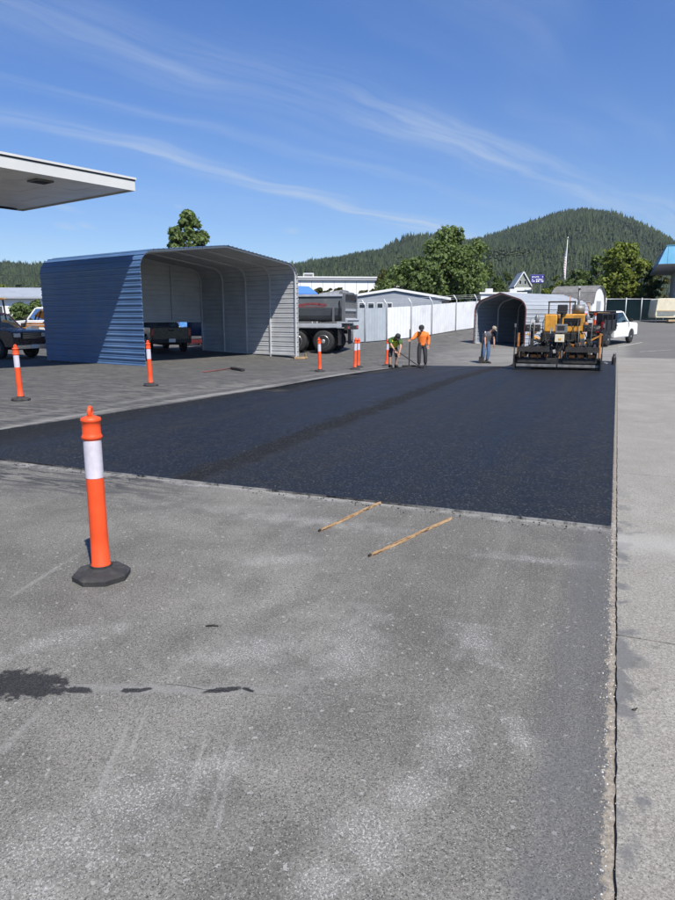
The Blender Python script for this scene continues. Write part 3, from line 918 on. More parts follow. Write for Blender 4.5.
def delineator(u, v, label, rz=0.0, tilt=(0, 0), s=1.0, loc=None):
    p = gnd(u, v) if loc is None else loc
    t = thing('traffic_delineator', label, 'delineator', p, rz, 'orange traffic delineators')
    for k, (me, m) in DEL.items():
        o = part(k, me, m, t, rot=(tilt[0], tilt[1], 0) if k != 'rubber_base' else (0, 0, 0))
    t.scale = (s, s, s)
    return t
delineator(102, 577, 'nearest and biggest orange delineator post, standing on the old asphalt in the foreground', 1.62)
delineator(21, 400.5, 'orange delineator at the far left edge in front of the dark pickup', .1, (0, R(-1)))
delineator(151, 386, 'orange delineator in front of the blue carport front left corner', .7, (0, R(-1.2)))
delineator(320, 371.5, 'orange delineator just right of the carport, before the dump truck wheels', .2, (R(1.2), R(-1.6)))
delineator(355, 369.5, 'orange delineator, nearer of the close pair behind the dump truck tail', .5, (R(-1), R(1.8)))
delineator(358.5, 367.5, 'orange delineator, farther of the close pair behind the dump truck tail', .9)
delineator(386.5, 366, 'orange delineator beside the bent worker in the yellow vest', .4, (R(1), R(2.2)))

# ------------------------------------------------------------------ wooden laths and small litter
def lath(u0, v0, u1, v1, label):
    a, b = gnd(u0, v0), gnd(u1, v1)
    L = (b - a).length
    o = thing('wooden_lath', label, 'wood stake', (a + b) / 2 + Vector((0, 0, .001)), math.atan2(b.y - a.y, b.x - a.x), 'wooden laths by the fresh asphalt')
    mb = MB(); N = 14; rings = []
    rr = random.Random(int(u0))
    for i in range(N + 1):
        x = -L / 2 + L * i / N
        w = .014 + rr.uniform(-.002, .002); h = .014 + rr.uniform(-.002, .002)
        if i == 0: w *= .35
        if i == N: w *= .7
        rings.append([Vector((x, -w, .001)), Vector((x, w, .001)), Vector((x, w * .8, h)), Vector((x, -w * .75, h + .004))])
    mb.loft(rings)
    mb.build('stick', M_WOOD, o)
    MB().box((-L / 2 + .01, 0, .011), (.03, .016, .016)).build('charred_tip', M_DKMETAL, o, .004)
lath(319, 532, 389, 499, 'split wooden lath touching the edge of the fresh asphalt')
lath(369, 557, 451, 519, 'split wooden lath lying farther right and clear of the fresh asphalt')
p = gnd(213, 627)
o = MB(); o.tube([(-.04, 0, .006), (0, .006, .008), (.03, 0, .006)], [.003, .005, .003], 6)
tag(o.build('twig', M_DKMETAL, None, loc=p), 'tiny dark twig on the asphalt below the nearest delineator', 'twig')
p = gnd(634, 711)
o = MB(); o.ball((0, 0, .006), (.010, .006, .006), 8, 5); o.tube([(0, 0, .008), (.016, .006, .010)], .003, 6)
tag(o.build('bark_chip', M_DKMETAL, None, loc=p), 'small dark chip lying on the concrete slab at the right', 'debris')
# loose grit on the old asphalt
gv = MB(); gr = random.Random(5)
def pebble(p, r, m):
    q = [Vector((gr.uniform(.6, 1) * r * math.cos(a), gr.uniform(.6, 1) * r * math.sin(a), 0)) for a in (0, 1.3, 2.5, 3.8, 5.0)]
    gv.add([p + v for v in q] + [p + Vector((gr.uniform(-.2, .2) * r, gr.uniform(-.2, .2) * r, r * .8))], [(i, (i + 1) % 5, 5) for i in range(5)], m)
for i in range(900):
    s = gr.uniform(.4, 5.5) if gr.random() < .8 else gr.uniform(5.4, 5.56)
    t = gr.uniform(-5, .09) if s > 2 else gr.uniform(-2.8, .09)
    pebble(yard(s, t), gr.choice((.0014, .0018, .0022, .003)) * gr.uniform(.8, 1.2), gr.choice((0, 0, 1)))
for i in range(700):
    s = gr.uniform(.4, 6); pebble(yard(s, gr.gauss(.085, .018), .0), gr.uniform(.002, .006), gr.choice((2, 2, 0, 1)))
for i in range(90):
    s = gr.uniform(5.7, 9); pebble(yard(s, gr.uniform(-6, 0), .02), gr.uniform(.003, .006), 1)
tag(gv.build('loose_grit', [mat('pale_grit', (0.50, 0.49, 0.46), .8, var=.2), mat('grey_grit', (0.20, 0.195, 0.185), .8, var=.3), mat('sandy_grit', (0.34, 0.29, 0.22), .9, var=.3)]), 'loose pale grit and crumbs scattered on the old asphalt', 'grit', kind='stuff')
cm_ = MB(); gv_keep = gv; gv = cm_
for i in range(1700):
    s_ = gr.uniform(5.7, 24); pebble(yard(s_, gr.gauss(-4.0, .13), .018), gr.uniform(.006, .016), 0)
for i in range(900):
    s_ = gr.uniform(5.8, 25); pebble(yard(s_, float(np.interp(s_, (5.5, 15.6, 27), (-8.35, -7.43, -7.5))) + abs(gr.gauss(.05, .25)), .016), gr.uniform(.006, .016), 0)
for i in range(260):
    pebble(yard(gr.gauss(5.5, .07), gr.uniform(-6.5, 0), .004), gr.uniform(.004, .011), 0)
tag(cm_.build('asphalt_crumbs', mat('hot_mix_crumb', (0.014, 0.0145, 0.016), .7, var=.3)), 'loose black crumbs along the seam and edges of the fresh asphalt', 'crumbs', kind='stuff')
# lute lying by the carport
pa, pb = gnd(203, 373), gnd(232, 369.5)
t = thing('asphalt_lute', 'rake with a red handle lying flat in front of the carport', 'rake', pa, 0)
dv = pb - pa
mb = MB(); mb.tube([(0, 0, .03), (dv.x, dv.y, dv.z + .04)], .016, 8); mb.build('handle', mat('red_handle', (0.20, 0.05, 0.04), .6), t)
pe = gnd(243, 371.5) - pa
MB().bar((dv.x, dv.y, dv.z + .05), (pe.x, pe.y, pe.z + .05), .14, .07).build('head', M_DKMETAL, t, .01)

# ------------------------------------------------------------------ wheels and pickups
_wheel_cache = {}
def wheel(parent, loc, r, w, axis_y=True, rim=None, name='wheel', dual=False):
    key = (round(r, 3), round(w, 3), (rim or M_RIM).name)
    if key not in _wheel_cache:
        M = Matrix.Rotation(R(90), 3, 'X')
        a = MB()
        a.lathe([(r * .55, -w / 2), (r * .86, -w / 2), (r * .97, -w * .40), (r, -w * .25), (r, w * .25), (r * .97, w * .40), (r * .86, w / 2), (r * .55, w / 2)], 28, 0, M)
        b = MB()
        b.lathe([(r * .10, -w * .53), (r * .18, -w * .53), (r * .22, -w * .40), (r * .45, -w * .34), (r * .50, -w * .47), (r * .57, -w * .51), (r * .57, w * .51), (r * .50, w * .47), (r * .45, w * .34), (r * .22, w * .40), (r * .18, w * .53), (r * .10, w * .53)], 24, 0, M)
        c = MB()
        for i in range(8):
            an = 2 * math.pi * i / 8
            for sy in (-1, 1):
                c.ball((r * .33 * math.cos(an), sy * w * .38, r * .33 * math.sin(an)), (r * .05, w * .02, r * .05), 6, 4)
        ma, mb_, mc = a.mesh('tyre'), b.mesh('rim'), c.mesh('wheel_nut')
        ma.materials.append(M_BLACK); mb_.materials.append(rim or M_RIM); mc.materials.append(M_DARKINT)
        _wheel_cache[key] = (ma, mb_, mc)
    ma, mb_, mc = _wheel_cache[key]
    o = part(name, ma, M_BLACK, parent, loc)
    part('rim', mb_, M_RIM, o); part('wheel_nut', mc, M_DARKINT, o)
    return o

def arc_pts(cx, cz, r, a0, a1, n=9):
    return [(cx + r * math.cos(R(a0 + (a1 - a0) * i / n)), cz + r * math.sin(R(a0 + (a1 - a0) * i / n))) for i in range(n + 1)]

def pickup(root, paint, chrome=None, L=5.6, W=1.95, wr=.40, xf=1.75, xr=-1.75, hood=1.12, belt=1.18, roof=1.88, bed='box', plate=True, lower=None, mirror=True, cabx=(-.55, 1.05)):
    """x forward, y left"""
    chrome = chrome or M_CHROME
    hw = W / 2; x0, x1 = -L / 2, L / 2
    sill = .42; ra = wr + .09
    cb, cf = cabx
    # front clip and cab lower body
    prof = [(cb, sill + .05)] + [(cb, belt), (cf + .02, belt), (cf + .22, hood + .03), (x1 - .25, hood - .05), (x1 - .03, hood - .14), (x1, .62), (x1 - .02, .48)]
    prof += [(x, z) for x, z in arc_pts(xf, wr, ra, 8, 172)] + [(xf - ra - .02, sill)]
    MB().prism(prof, -hw, hw).build('body', paint, root, .035)
    if bed == 'box':
        bz = belt - .02
        prof = [(x0, .60), (x0, bz), (cb - .03, bz), (cb - .03, sill + .05)] + [(xr + ra + .02, sill + .05)] + [(x, z) for x, z in arc_pts(xr, wr, ra, 8, 172)] + [(x0 + .02, .52)]
        for s in (-1, 1):
            MB().prism(prof, s * hw, s * (hw - .09)).build('bed_side', paint, root, .02)
        tg = MB().box((x0 + .03, 0, (.60 + bz) / 2), (.05, W - .2, bz - .60)).build('tailgate', paint, root, .015)
        MB().box((x0 - .005, 0, bz - .14), (.03, .26, .07)).build('handle', M_DKMETAL, tg)
        MB().box(((x0 + cb) / 2, 0, .66), (cb - x0 - .1, W - .2, .05)).build('bed_floor', M_DARKINT, root)
        for s in (-1, 1):
            MB().box((x0 - .004, s * (hw - .10), bz - .22), (.03, .14, .34)).build('tail_light', M_RED, root, .008)
        MB().box((x0 - .07, 0, .56), (.14, W - .1, .18)).build('rear_bumper', chrome, root, .03)
        if plate: MB().box((x0 - .15, 0, .60), (.012, .31, .16)).build('number_plate', M_WHITE, root)
    # greenhouse
    gb, gf = cb + .02, cf + .12
    tb, tf = cb + .18, cf - .48
    wt_, wb_ = hw * .78, hw * .95
    cor = {}
    for nm, x, z, w_ in (('bb', gb, belt - .01, wb_), ('bf', gf, belt - .01, wb_), ('tb', tb, roof - .07, wt_), ('tf', tf, roof - .07, wt_)):
        for s in (-1, 1): cor[nm, s] = Vector((x, s * w_, z))
    rf = MB()
    rf.loft([[Vector((tb - .04, -wt_ - .03, roof - .09)), Vector((tf + .05, -wt_ - .03, roof - .09)), Vector((tf + .05, wt_ + .03, roof - .09)), Vector((tb - .04, wt_ + .03, roof - .09))],
             [Vector((tb, -wt_ + .04, roof)), Vector((tf - .08, -wt_ + .04, roof)), Vector((tf - .08, wt_ - .04, roof)), Vector((tb, wt_ - .04, roof))]])
    rf.build('roof', paint, root, .02)
    mid_b = lambda s: cor['bb', s].lerp(cor['bf', s], .42); mid_t = lambda s: cor['tb', s].lerp(cor['tf', s], .40)
    for s in (-1, 1):
        pl = MB(); pl.bar(cor['bb', s], cor['tb', s], .09, .12); pl.bar(cor['bf', s], cor['tf', s], .06, .08)
        pl.build('pillar', paint, root)
        g = MB()
        g.add([cor['bb', s], cor['bf', s], cor['tf', s], cor['tb', s]], [(0, 1, 2, 3)])
        g.build('side_window', M_GLASS, root)
        dr = MB().box(((cb + cf) / 2 + .12, s * (hw + .004), .82), (cf - cb - .1, .012, .66)).build('door', paint, root, .005)
        MB().box((cb + .30, s * (hw + .025), belt - .12), (.16, .03, .035)).build('door_handle', M_DKMETAL, dr)
        if mirror: MB().box((cf + .02, s * (hw + .16), belt + .12), (.10, .22, .20)).build('mirror', M_DKMETAL, root, .03)
        MB().box((x1 - .06, s * (hw - .24), hood - .26), (.10, .36, .18)).build('headlight', M_LENS, root, .02)
    g = MB(); g.add([cor['bf', -1], cor['bf', 1], cor['tf', 1], cor['tf', -1]], [(0, 1, 2, 3)]); g.build('windscreen', M_GLASS, root)
    g = MB(); g.add([cor['bb', -1], cor['bb', 1], cor['tb', 1], cor['tb', -1]], [(0, 1, 2, 3)]); g.build('rear_window', M_GLASS, root)
    for s in (-1, 1):
        MB().box((.05, s * .42, belt + .05), (.16, .5, .62), (0, R(-12), 0)).build('seat', M_DARKINT, root, .05)
    gr_ = MB().box((x1 + .005, 0, hood - .28), (.03, W - .95, .26)).build('grille', M_DKMETAL, root)
    for i in range(4): MB().box((x1 + .025, 0, hood - .38 + i * .065), (.02, W - .98, .018)).build('bar', M_CHROME, gr_)
    MB().box((x1 + .05, 0, .52), (.16, W - .04, .20)).build('front_bumper', M_CHROME, root, .03)
    if plate: MB().box((x1 + .14, 0, .54), (.012, .31, .16)).build('front_plate', M_WHITE, root)
    MB().box(((x0 + x1) / 2, 0, .46), (L - .7, .9, .16)).build('chassis', M_DARKINT, root)
    for x in (xf, xr):
        for s in (-1, 1): wheel(root, (x, s * (hw - .14), wr), wr, .25)

# dark pickup under the canopy at the left
p = gnd_u(-12, 30.8)
t = thing('pickup_truck', 'dark maroon pickup in the canopy shade at the left edge', 'pickup truck', p, R(-24))
pickup(t, mat('dark_maroon_paint', (0.030, 0.012, 0.018), .25, var=.1, spec=.6), hood=1.28, belt=1.30, roof=1.98, wr=.43)
# white pickup with orange stripes behind it
p = gnd_u(55, 42)
t = thing('pickup_truck', 'white pickup with orange side stripes behind the maroon pickup', 'pickup truck', p, R(158))
pickup(t, M_WHITE, hood=1.25, belt=1.28, roof=2.05, wr=.43)
for s in (-1, 1):
    for z, h in ((1.08, .10), (.93, .12)):
        MB().box((.3, s * .990, z), (2.2, .008, h)).build('stripe', M_ORANGEPT, t)
# car parked in the carport
p = gnd_u(158, 34.8)
t = thing('pickup_truck', 'black pickup parked inside the blue carport, tail towards the camera', 'pickup truck', p, R(118))
pickup(t, mat('black_car_paint', (0.012, 0.012, 0.014), .25, var=.1), chrome=M_DKMETAL, hood=1.2, belt=1.22, roof=1.86, wr=.41)

# things seen under the rear sheets of the carport
p = gnd_u(184.5, 41)
t = thing('storage_locker', 'blue and cream upright locker behind the back opening of the carport', 'locker', p, R(20))
MB().box((0, 0, .48), (.62, .6, .96)).build('lower_body', M_CREAM, t, .02)
MB().box((0, 0, 1.42), (.62, .6, .90)).build('upper_body', mat('bright_blue_paint', (0.06, 0.22, 0.62), .45), t, .02)
MB().box((0, -.31, .9), (.5, .02, 1.6)).build('door', mat('mid_blue_paint', (0.10, 0.28, 0.62), .45), t)
p = gnd_u(194, 38.6)
t = thing('tool_chest', 'dark red tool chest by the back right corner of the carport', 'tool chest', p, R(35))
mb_ = mat('oxblood_paint', (0.09, 0.015, 0.018), .45)
MB().box((0, 0, .58), (.95, .55, .96)).build('cabinet', mb_, t, .02)
for i in range(4): MB().box((0, -.285, .25 + i * .22), (.86, .02, .19)).build('drawer', mb_, t, .004)
for x in (-.38, .38):
    for y in (-.2, .2): MB().lathe([(.05, 0), (.05, .1)], 10, M=Matrix.Identity(3)).build('caster', M_BLACK, t, loc=(x, y, 0))
p = gnd_u(193, 40)
t = thing('wall_box', 'small pale grey electrical box on a post behind the carport', 'electrical box', p, R(20))
MB().box((0, 0, .9), (.08, .08, 1.8)).build('post', M_GALV, t)
MB().box((0, -.08, 1.55), (.30, .12, .46)).build('box', M_INNER, t, .015)
MB().box((0, -.146, 1.55), (.24, .012, .38)).build('door', M_SILVER, t)
# van glimpsed above the black pickup
p = gnd_u(160, 50)
van = thing('box_van', 'white van with a blue side stripe glimpsed above the pickup in the carport', 'van', p, R(170))
MB().prism([(-2.6, .45), (-2.6, 2.3), (1.2, 2.35), (1.9, 1.45), (2.7, 1.2), (2.75, .5)], -.98, .98).build('body', M_WHITE, van, .05)
for s in (-1, 1):
    MB().box((-.7, s * .985, 1.45), (3.4, .012, .28)).build('stripe', mat('mid_blue_paint', (0.10, 0.28, 0.62), .45), van)
    MB().prism([(.45, 1.55), (.45, 2.1), (1.15, 2.1), (1.62, 1.55)], s * .985, s * .992).build('side_window', M_DARKINT, van)
    for x in (-1.7, 1.75): wheel(van, (x, s * .86, .36), .36, .22)
MB().add([(1.24, -.85, 2.26), (1.24, .85, 2.26), (1.9, .85, 1.48), (1.9, -.85, 1.48)], [(0, 1, 2, 3)]).build('windscreen', M_DARKINT, van, loc=(.02, 0, .02))
for s in (-1, 1): MB().box((2.74, s * .7, .95), (.05, .3, .18)).build('headlight', M_LENS, van, .01)

# yellow loader behind the maroon pickup
p = gnd_u(-8, 40)
t = thing('wheel_loader', 'yellow loader showing over the maroon pickup at the left edge', 'loader', p, R(10))
MB().prism([(-2.1, .7), (-2.1, 1.75), (-.6, 1.95), (-.6, 1.2), (.9, 1.2), (.9, .7)], -.62, .62).build('engine_body', M_YELLOW, t, .05)
for x in (-.55, .75):
    for s in (-1, 1): MB().bar((x, s * .58, 1.2), (x * .9, s * .52, 2.55), .08, .08).build('cab_post', M_DKMETAL, t)
MB().box((.08, 0, 2.6), (1.5, 1.2, .1)).build('cab_roof', M_YELLOW, t, .03)
for s in (-1, 1):
    MB().bar((.6, s * .45, 1.3), (2.4, s * .45, .55), .12, .26).build('lift_arm', M_YELLOW, t, .02)
    for x in (-1.3, 1.0): wheel(t, (x, s * .78, .62), .62, .42, rim=M_YELLOW)
MB().prism([(2.3, .15), (2.3, 1.0), (2.5, 1.05), (2.6, .35), (3.2, .2), (3.2, .12)], -1.1, 1.1).build('bucket', M_GREYMETAL, t, .02)
MB().box((-.1, 0, 1.45), (.5, .5, .7)).build('seat', M_DARKINT, t, .05)

# ------------------------------------------------------------------ dump truck
M_TUB = mat('faded_charcoal_tub', (0.115, 0.125, 0.135), .45, var=.15, scale=2, dirt=(0.22, 0.20, 0.18), dirt_amt=.35)
M_CABBLUE = mat('dark_cab_blue', (0.05, 0.07, 0.13), .3, var=.08)
M_FEND = mat('silver_fender', (0.42, 0.44, 0.47), .4, .2, var=.15, scale=3)
M_REDLET = mat('faded_red_lettering', (0.20, 0.045, 0.05), .6, var=.45, scale=9)
p = gnd(330, 351.5); p = gnd_u(330, 34.4)
th = R(180 - 16)
dt_ = thing('dump_truck', 'grey dump truck with a rounded tub parked right of the carport', 'dump truck', p, th)
# local: x forward; tandem wheels at x=0 and 1.37
WR = .54; HW = 1.22
for x in (0.0, 1.40):
    for s in (-1, 1):
        wheel(dt_, (x, s * (HW - .16), WR), WR, .27)
        wheel(dt_, (x, s * (HW - .50), WR), WR, .27, name='inner_wheel')
for s in (-1, 1): wheel(dt_, (5.9, s * (HW - .16), WR), WR, .30)
for s in (-1, 1): MB().box((3.0, s * .43, 1.02), (7.6, .09, .28)).build('frame_rail', M_DARKINT, dt_)
rings = []
tub_sec = [(-1.22, 2.72), (-1.22, 2.15), (-1.10, 1.80), (-.80, 1.58), (-.4, 1.50), (.4, 1.50), (.80, 1.58), (1.10, 1.80), (1.22, 2.15), (1.22, 2.72)]
tub_in = [(y * .95, max(z, 1.56)) for y, z in reversed(tub_sec)]
sec = tub_sec + tub_in
for x in (-.95, 4.5): rings.append([Vector((x, y, z)) for y, z in sec])
tub = MB().loft(rings).build('tub', M_TUB, dt_, .01)
mbx = MB().prism([(4.42, 1.55), (4.42, 2.75), (4.52, 2.95), (4.52, 1.55)], -1.2, 1.2).build('headboard', M_TUB, dt_)
for s in (-1, 1): MB().box((1.75, s * 1.235, 2.74), (5.5, .09, .11)).build('top_rail', M_FEND, dt_, .01)
# tailgate with frame
tg = MB().box((-1.0, 0, 2.12), (.07, 2.2, 1.05)).build('tailgate', M_GREYMETAL, dt_, .01)
for s in (-1, 1): MB().box((-1.03, s * 1.16, 2.18), (.15, .16, 1.36)).build('gate_post', M_TUB, dt_, .01)
MB().box((-1.05, 0, 2.66), (.10, 2.2, .22)).build('gate_top_bar', M_DARKINT, tg)
MB().box((-1.06, 0, 2.06), (.06, 2.2, .12)).build('gate_rib', M_FEND, tg)
MB().box((-1.10, 0, 1.58), (.28, 2.2, .10), (0, R(-25), 0)).build('spreader_apron', M_FEND, dt_)
MB().box((-1.12, 0, 1.20), (.14, 2.3, .20)).build('rear_bumper', M_DKMETAL, dt_, .01)
for s in (-1, 1):
    for k in (0, 1): MB().box((-1.20, s * (.95 - .2 * k), 1.21), (.03, .13, .10)).build('tail_light', M_RED, dt_)
    MB().box((-.78, s * .92, .74), (.02, .60, .78)).build('mud_flap', M_BLACK, dt_)
    MB().box((.72, s * 1.10, 1.30), (3.3, .26, .20)).build('fender', M_FEND, dt_, .02)
    MB().bar((-.95, s * 1.25, 1.62), (-.86, s * 1.27, 2.5), .05, .05).build('gate_latch', M_DKMETAL, dt_)
    MB().box((-.55, s * 1.255, 1.85), (.10, .05, .7)).build('side_rib', M_TUB, dt_)
# rolled tarp and load peeking over the tail
mb = MB(); mb.tube([(-.9, -1.1, 2.83), (-.9, 1.1, 2.83)], .11, 10); mb.build('tarp_roll', M_GREYMETAL, dt_)
mb = MB()
mb.loft([[Vector((.35, y, z)) for y, z in ((-1.0, 2.70), (-.6, 2.86), (.6, 2.86), (1.0, 2.70))], [Vector((-.8, y, z)) for y, z in ((-1.0, 2.76), (-.6, 3.02), (.6, 3.02), (1.0, 2.76))]])
mb.build('folded_tarp', mat('grey_tarp', (0.20, 0.21, 0.22), .8, var=.3, scale=5, bump=.5, bscale=10), dt_)
# faded red script along the tub, on both flanks (worn strokes, no longer readable)
for s in (-1, 1):
    let = MB(); lr = random.Random(4); x = -.15
    while x < 1.55:
        w = lr.uniform(.06, .13); h = lr.uniform(.07, .14)
        let.box((x, s * 1.224, 2.30 + .05 * math.sin(x * 3)), (w, .008, h), (0, R(lr.uniform(-25, 25)), 0)); x += w * .85
    let.box((.65, s * 1.2235, 2.20), (1.5, .006, .03))
    tag(let.build('lettering', M_REDLET, dt_), kind='stuff')
# cab
MB().prism([(4.75, .9), (4.75, 2.75), (5.1, 2.85), (6.0, 2.75), (6.25, 1.95), (7.3, 1.85), (7.45, 1.7), (7.5, .75), (6.6, .75), (6.5, 1.1), (5.3, 1.1), (5.2, .9)], -1.05, 1.05).build('cab', M_CABBLUE, dt_, .06)
for s in (-1, 1): MB().prism([(5.0, 1.95), (5.0, 2.6), (5.85, 2.6), (6.1, 1.95)], s * 1.053, s * 1.060).build('side_window', M_GLASS, dt_)
MB().box((7.53, 0, 1.3), (.05, 1.3, .8)).build('grille', M_CHROME, dt_, .01)
MB().box((7.55, 0, .7), (.2, 2.3, .3)).build('front_bumper', M_CHROME, dt_, .03)
mb = MB(); mb.tube([(4.62, .9, 1.0), (4.62, .9, 3.1)], .07, 10); mb.build('exhaust_stack', M_CHROME, dt_)
mb = MB(); mb.tube([(3.6, .9, .95), (4.6, .9, .95)], .3, 14); mb.build('fuel_tank', M_CHROME, dt_)

# blue pop-up tent behind the dump truck
p = gnd_u(292, 43)
t = thing('canopy_tent', 'bright blue pop-up tent roof behind the dump truck tub', 'tent', p, R(8))
mt_ = mat('blue_tent_cloth', (0.055, 0.17, 0.50), .7, var=.1, scale=3)
hz = 2.45
def quad_ring(h, z): return [Vector((-h, -h, z)), Vector((h, -h, z)), Vector((h, h, z)), Vector((-h, h, z))]
MB().loft([quad_ring(1.5, hz), quad_ring(1.5, hz + .28), quad_ring(1.0, hz + .72), quad_ring(.06, hz + .80)]).build('roof_cloth', mt_, t)
for sx in (-1, 1):
    for sy in (-1, 1): MB().box((sx * 1.45, sy * 1.45, hz / 2 - .1), (.05, .05, hz + .2)).build('leg', M_GALV, t)

# ------------------------------------------------------------------ fences
def barbed_post(root, p, h, lean):
    mb = MB(); mb.tube([p + Vector((0, 0, -.3)), p + Vector((0, 0, h)), p + Vector((lean.x, lean.y, h + .34))], .032, 8)
    return mb.build('post', M_GALV, root)
fp = [(352, 39.2), (364, 39.6), (385.5, 40.6), (409.5, 42.2), (430, 44.2), (454, 47.2), (474, 50.2), (497, 53.5), (520, 57), (545, 61)]
pts = [gnd_u(u, y) for u, y in fp]
wf = thing('panel_fence', 'white sheet metal fence with barbed wire arms behind the workers', 'fence', pts[0])
M_GREYPANEL = mat('grey_blue_fence_steel', (0.36, 0.40, 0.44), .5, var=.1, scale=2, dirt=(0.5, 0.5, 0.48), dirt_amt=.4)
for i in range(len(pts) - 1):
    a, b = pts[i] - pts[0], pts[i + 1] - pts[0]
    h = 1.95
    dv = (b - a); nrm = Vector((dv.y, -dv.x, 0)).normalized()
    # corrugated sheets, one piece each, about a metre wide
    ns = max(2, round(dv.length / 1.05))
    for k in range(ns):
        q0, q1 = a.lerp(b, k / ns), a.lerp(b, (k + 1) / ns)
        mb = MB(); vs = []; M = 12
        for j in range(M + 1):
            q = q0.lerp(q1, j / M) + nrm * (.045 + (.018 if (j // 1) % 3 == 1 else 0))
            vs += [q + Vector((0, 0, .05)), q + Vector((0, 0, h + rng.uniform(-.01, .01)))]
        vs2 = [v - nrm * .004 for v in vs]; n_ = len(vs)
        fs = [(2 * j, 2 * j + 1, 2 * j + 3, 2 * j + 2) for j in range(M)]
        mb.add(vs + vs2, [f[::-1] for f in fs] + [tuple(n_ + q for q in f) for f in fs] + [(0, 1, n_ + 1, n_), (2 * M, n_ + 2 * M, n_ + 2 * M + 1, 2 * M + 1)])
        mb.build('sheet', M_GREYPANEL if i < 2 else M_WHITEPANEL, wf)
    MB().bar(a + Vector((0, 0, h - .1)) - nrm * .01, b + Vector((0, 0, h - .1)) - nrm * .01, .04, .04).build('rail', M_GALV, wf)
for i, q in enumerate(pts):
    dv = pts[min(i + 1, len(pts) - 1)] - pts[max(0, i - 1)]; nrm = Vector((dv.y, -dv.x, 0)).normalized()
    po = barbed_post(wf, q - pts[0] + nrm * .105, 2.1, Vector((-.22, -.05, 0)))
for k in range(3):
    wr_ = MB()
    line = []
    for i in range(len(pts)):
        q = pts[i] - pts[0] + Vector((-.07 * (k + 1), -.02, 2.18 + .11 * k)); line.append(q)
    wr_.tube(line, .008, 5); wr_.build('barbed_wire', M_GALV, wf)

fq = [gnd_u(u, y) for u, y in ((590, 63), (603, 63.5), (623, 64.5), (638.5, 65.5), (661, 67), (690, 69), (730, 72))]
df = thing('screened_fence', 'chain link fence with dark green privacy mesh behind the flatbed truck', 'fence', fq[0])
M_MESH = mat('dark_green_mesh', (0.007, 0.016, 0.020), .8, var=.35, scale=.8, dirt=(0.022, 0.032, 0.036), dirt_amt=.3, spec=.05)
for i in range(len(fq) - 1):
    a, b = fq[i] - fq[0], fq[i + 1] - fq[0]
    dv = b - a; nrm = Vector((dv.y, -dv.x, 0)).normalized()
    vs = []; M = 10
    for j in range(M + 1):
        q = a.lerp(b, j / M) + nrm * (.03 + .02 * math.sin(j * 1.3 + i))
        vs += [q + Vector((0, 0, .04)), q + Vector((0, 0, 1.94 - .02 * math.sin(j / M * math.pi)))]
    n_ = len(vs)
    fs = [(2 * j, 2 * j + 1, 2 * j + 3, 2 * j + 2) for j in range(M)]
    MB().add(vs + [v - nrm * .006 for v in vs], [f[::-1] for f in fs] + [tuple(n_ + q for q in f) for f in fs]).build('privacy_mesh', M_MESH, df)
    mb = MB(); mb.tube([a + Vector((0, 0, 2.0)), b + Vector((0, 0, 2.0))], .03, 8); mb.build('top_rail', M_GALV, df)
for q in fq:
    mb = MB(); mb.tube([q - fq[0] + Vector((.02, -.09, -.2)), q - fq[0] + Vector((.02, -.09, 2.12))], .04, 8); mb.build('post', M_GALV, df)

# ------------------------------------------------------------------ buildings
M_WALLW = mat('white_metal_wall', (0.76, 0.77, 0.77), .6, var=.04, scale=.5)
M_ROOFG = mat('grey_sheet_roof', (0.30, 0.31, 0.33), .5, var=.12, scale=.5)
M_GREYWALL = mat('blue_grey_wall', (0.30, 0.325, 0.355), .7, var=.12, scale=1.2, dirt=(0.42, 0.43, 0.43), dirt_amt=.3)
M_WINDOW = mat('dark_window_glass', (0.03, 0.04, 0.05), .08, var=.1, spec=.8)
def box_part(root, n, x0, x1, y0, y1, z0, z1, m, b=0):
    return MB().box(((x0 + x1) / 2, (y0 + y1) / 2, (z0 + z1) / 2), (x1 - x0, y1 - y0, z1 - z0)).build(n, m, root, b)

# long low workshop with a white gable roof
p = gnd_u(394, 47)
b1 = thing('workshop', 'low blue grey workshop with a shallow white gable roof behind the fence', 'building', p, R(-8))
hw = 4.0; ev = 2.15; pk = 2.72
MB().prism([(-hw, -.4), (-hw, ev), (0, pk), (hw - .8, ev + .08), (hw - .8, -.4)], 0, 12).build('wall', M_GREYWALL, b1)
for (xa, za, xb, zb) in ((-hw - .3, ev - .02, 0, pk + .03), (0, pk + .03, hw - .2, ev - .05)):
    MB().add([(xa, -.12, za), (xb, -.12, zb), (xb, 12.4, zb), (xa, 12.4, za), (xa, -.12, za + .16), (xb, -.12, zb + .16), (xb, 12.4, zb + .16), (xa, 12.4, za + .16)],
             [(0, 3, 2, 1), (4, 5, 6, 7), (0, 1, 5, 4), (2, 3, 7, 6), (1, 2, 6, 5), (3, 0, 4, 7)]).build('roof', M_WHITE, b1)
for i in range(6):
    w_ = box_part(b1, 'window', -3.7 + i * .62, -3.25 + i * .62, -.02, .02, 1.55, 1.95, M_WHITE)
    box_part(w_, 'pane', -3.66 + i * .62, -3.29 + i * .62, -.03, -.021, 1.59, 1.91, M_WINDOW)

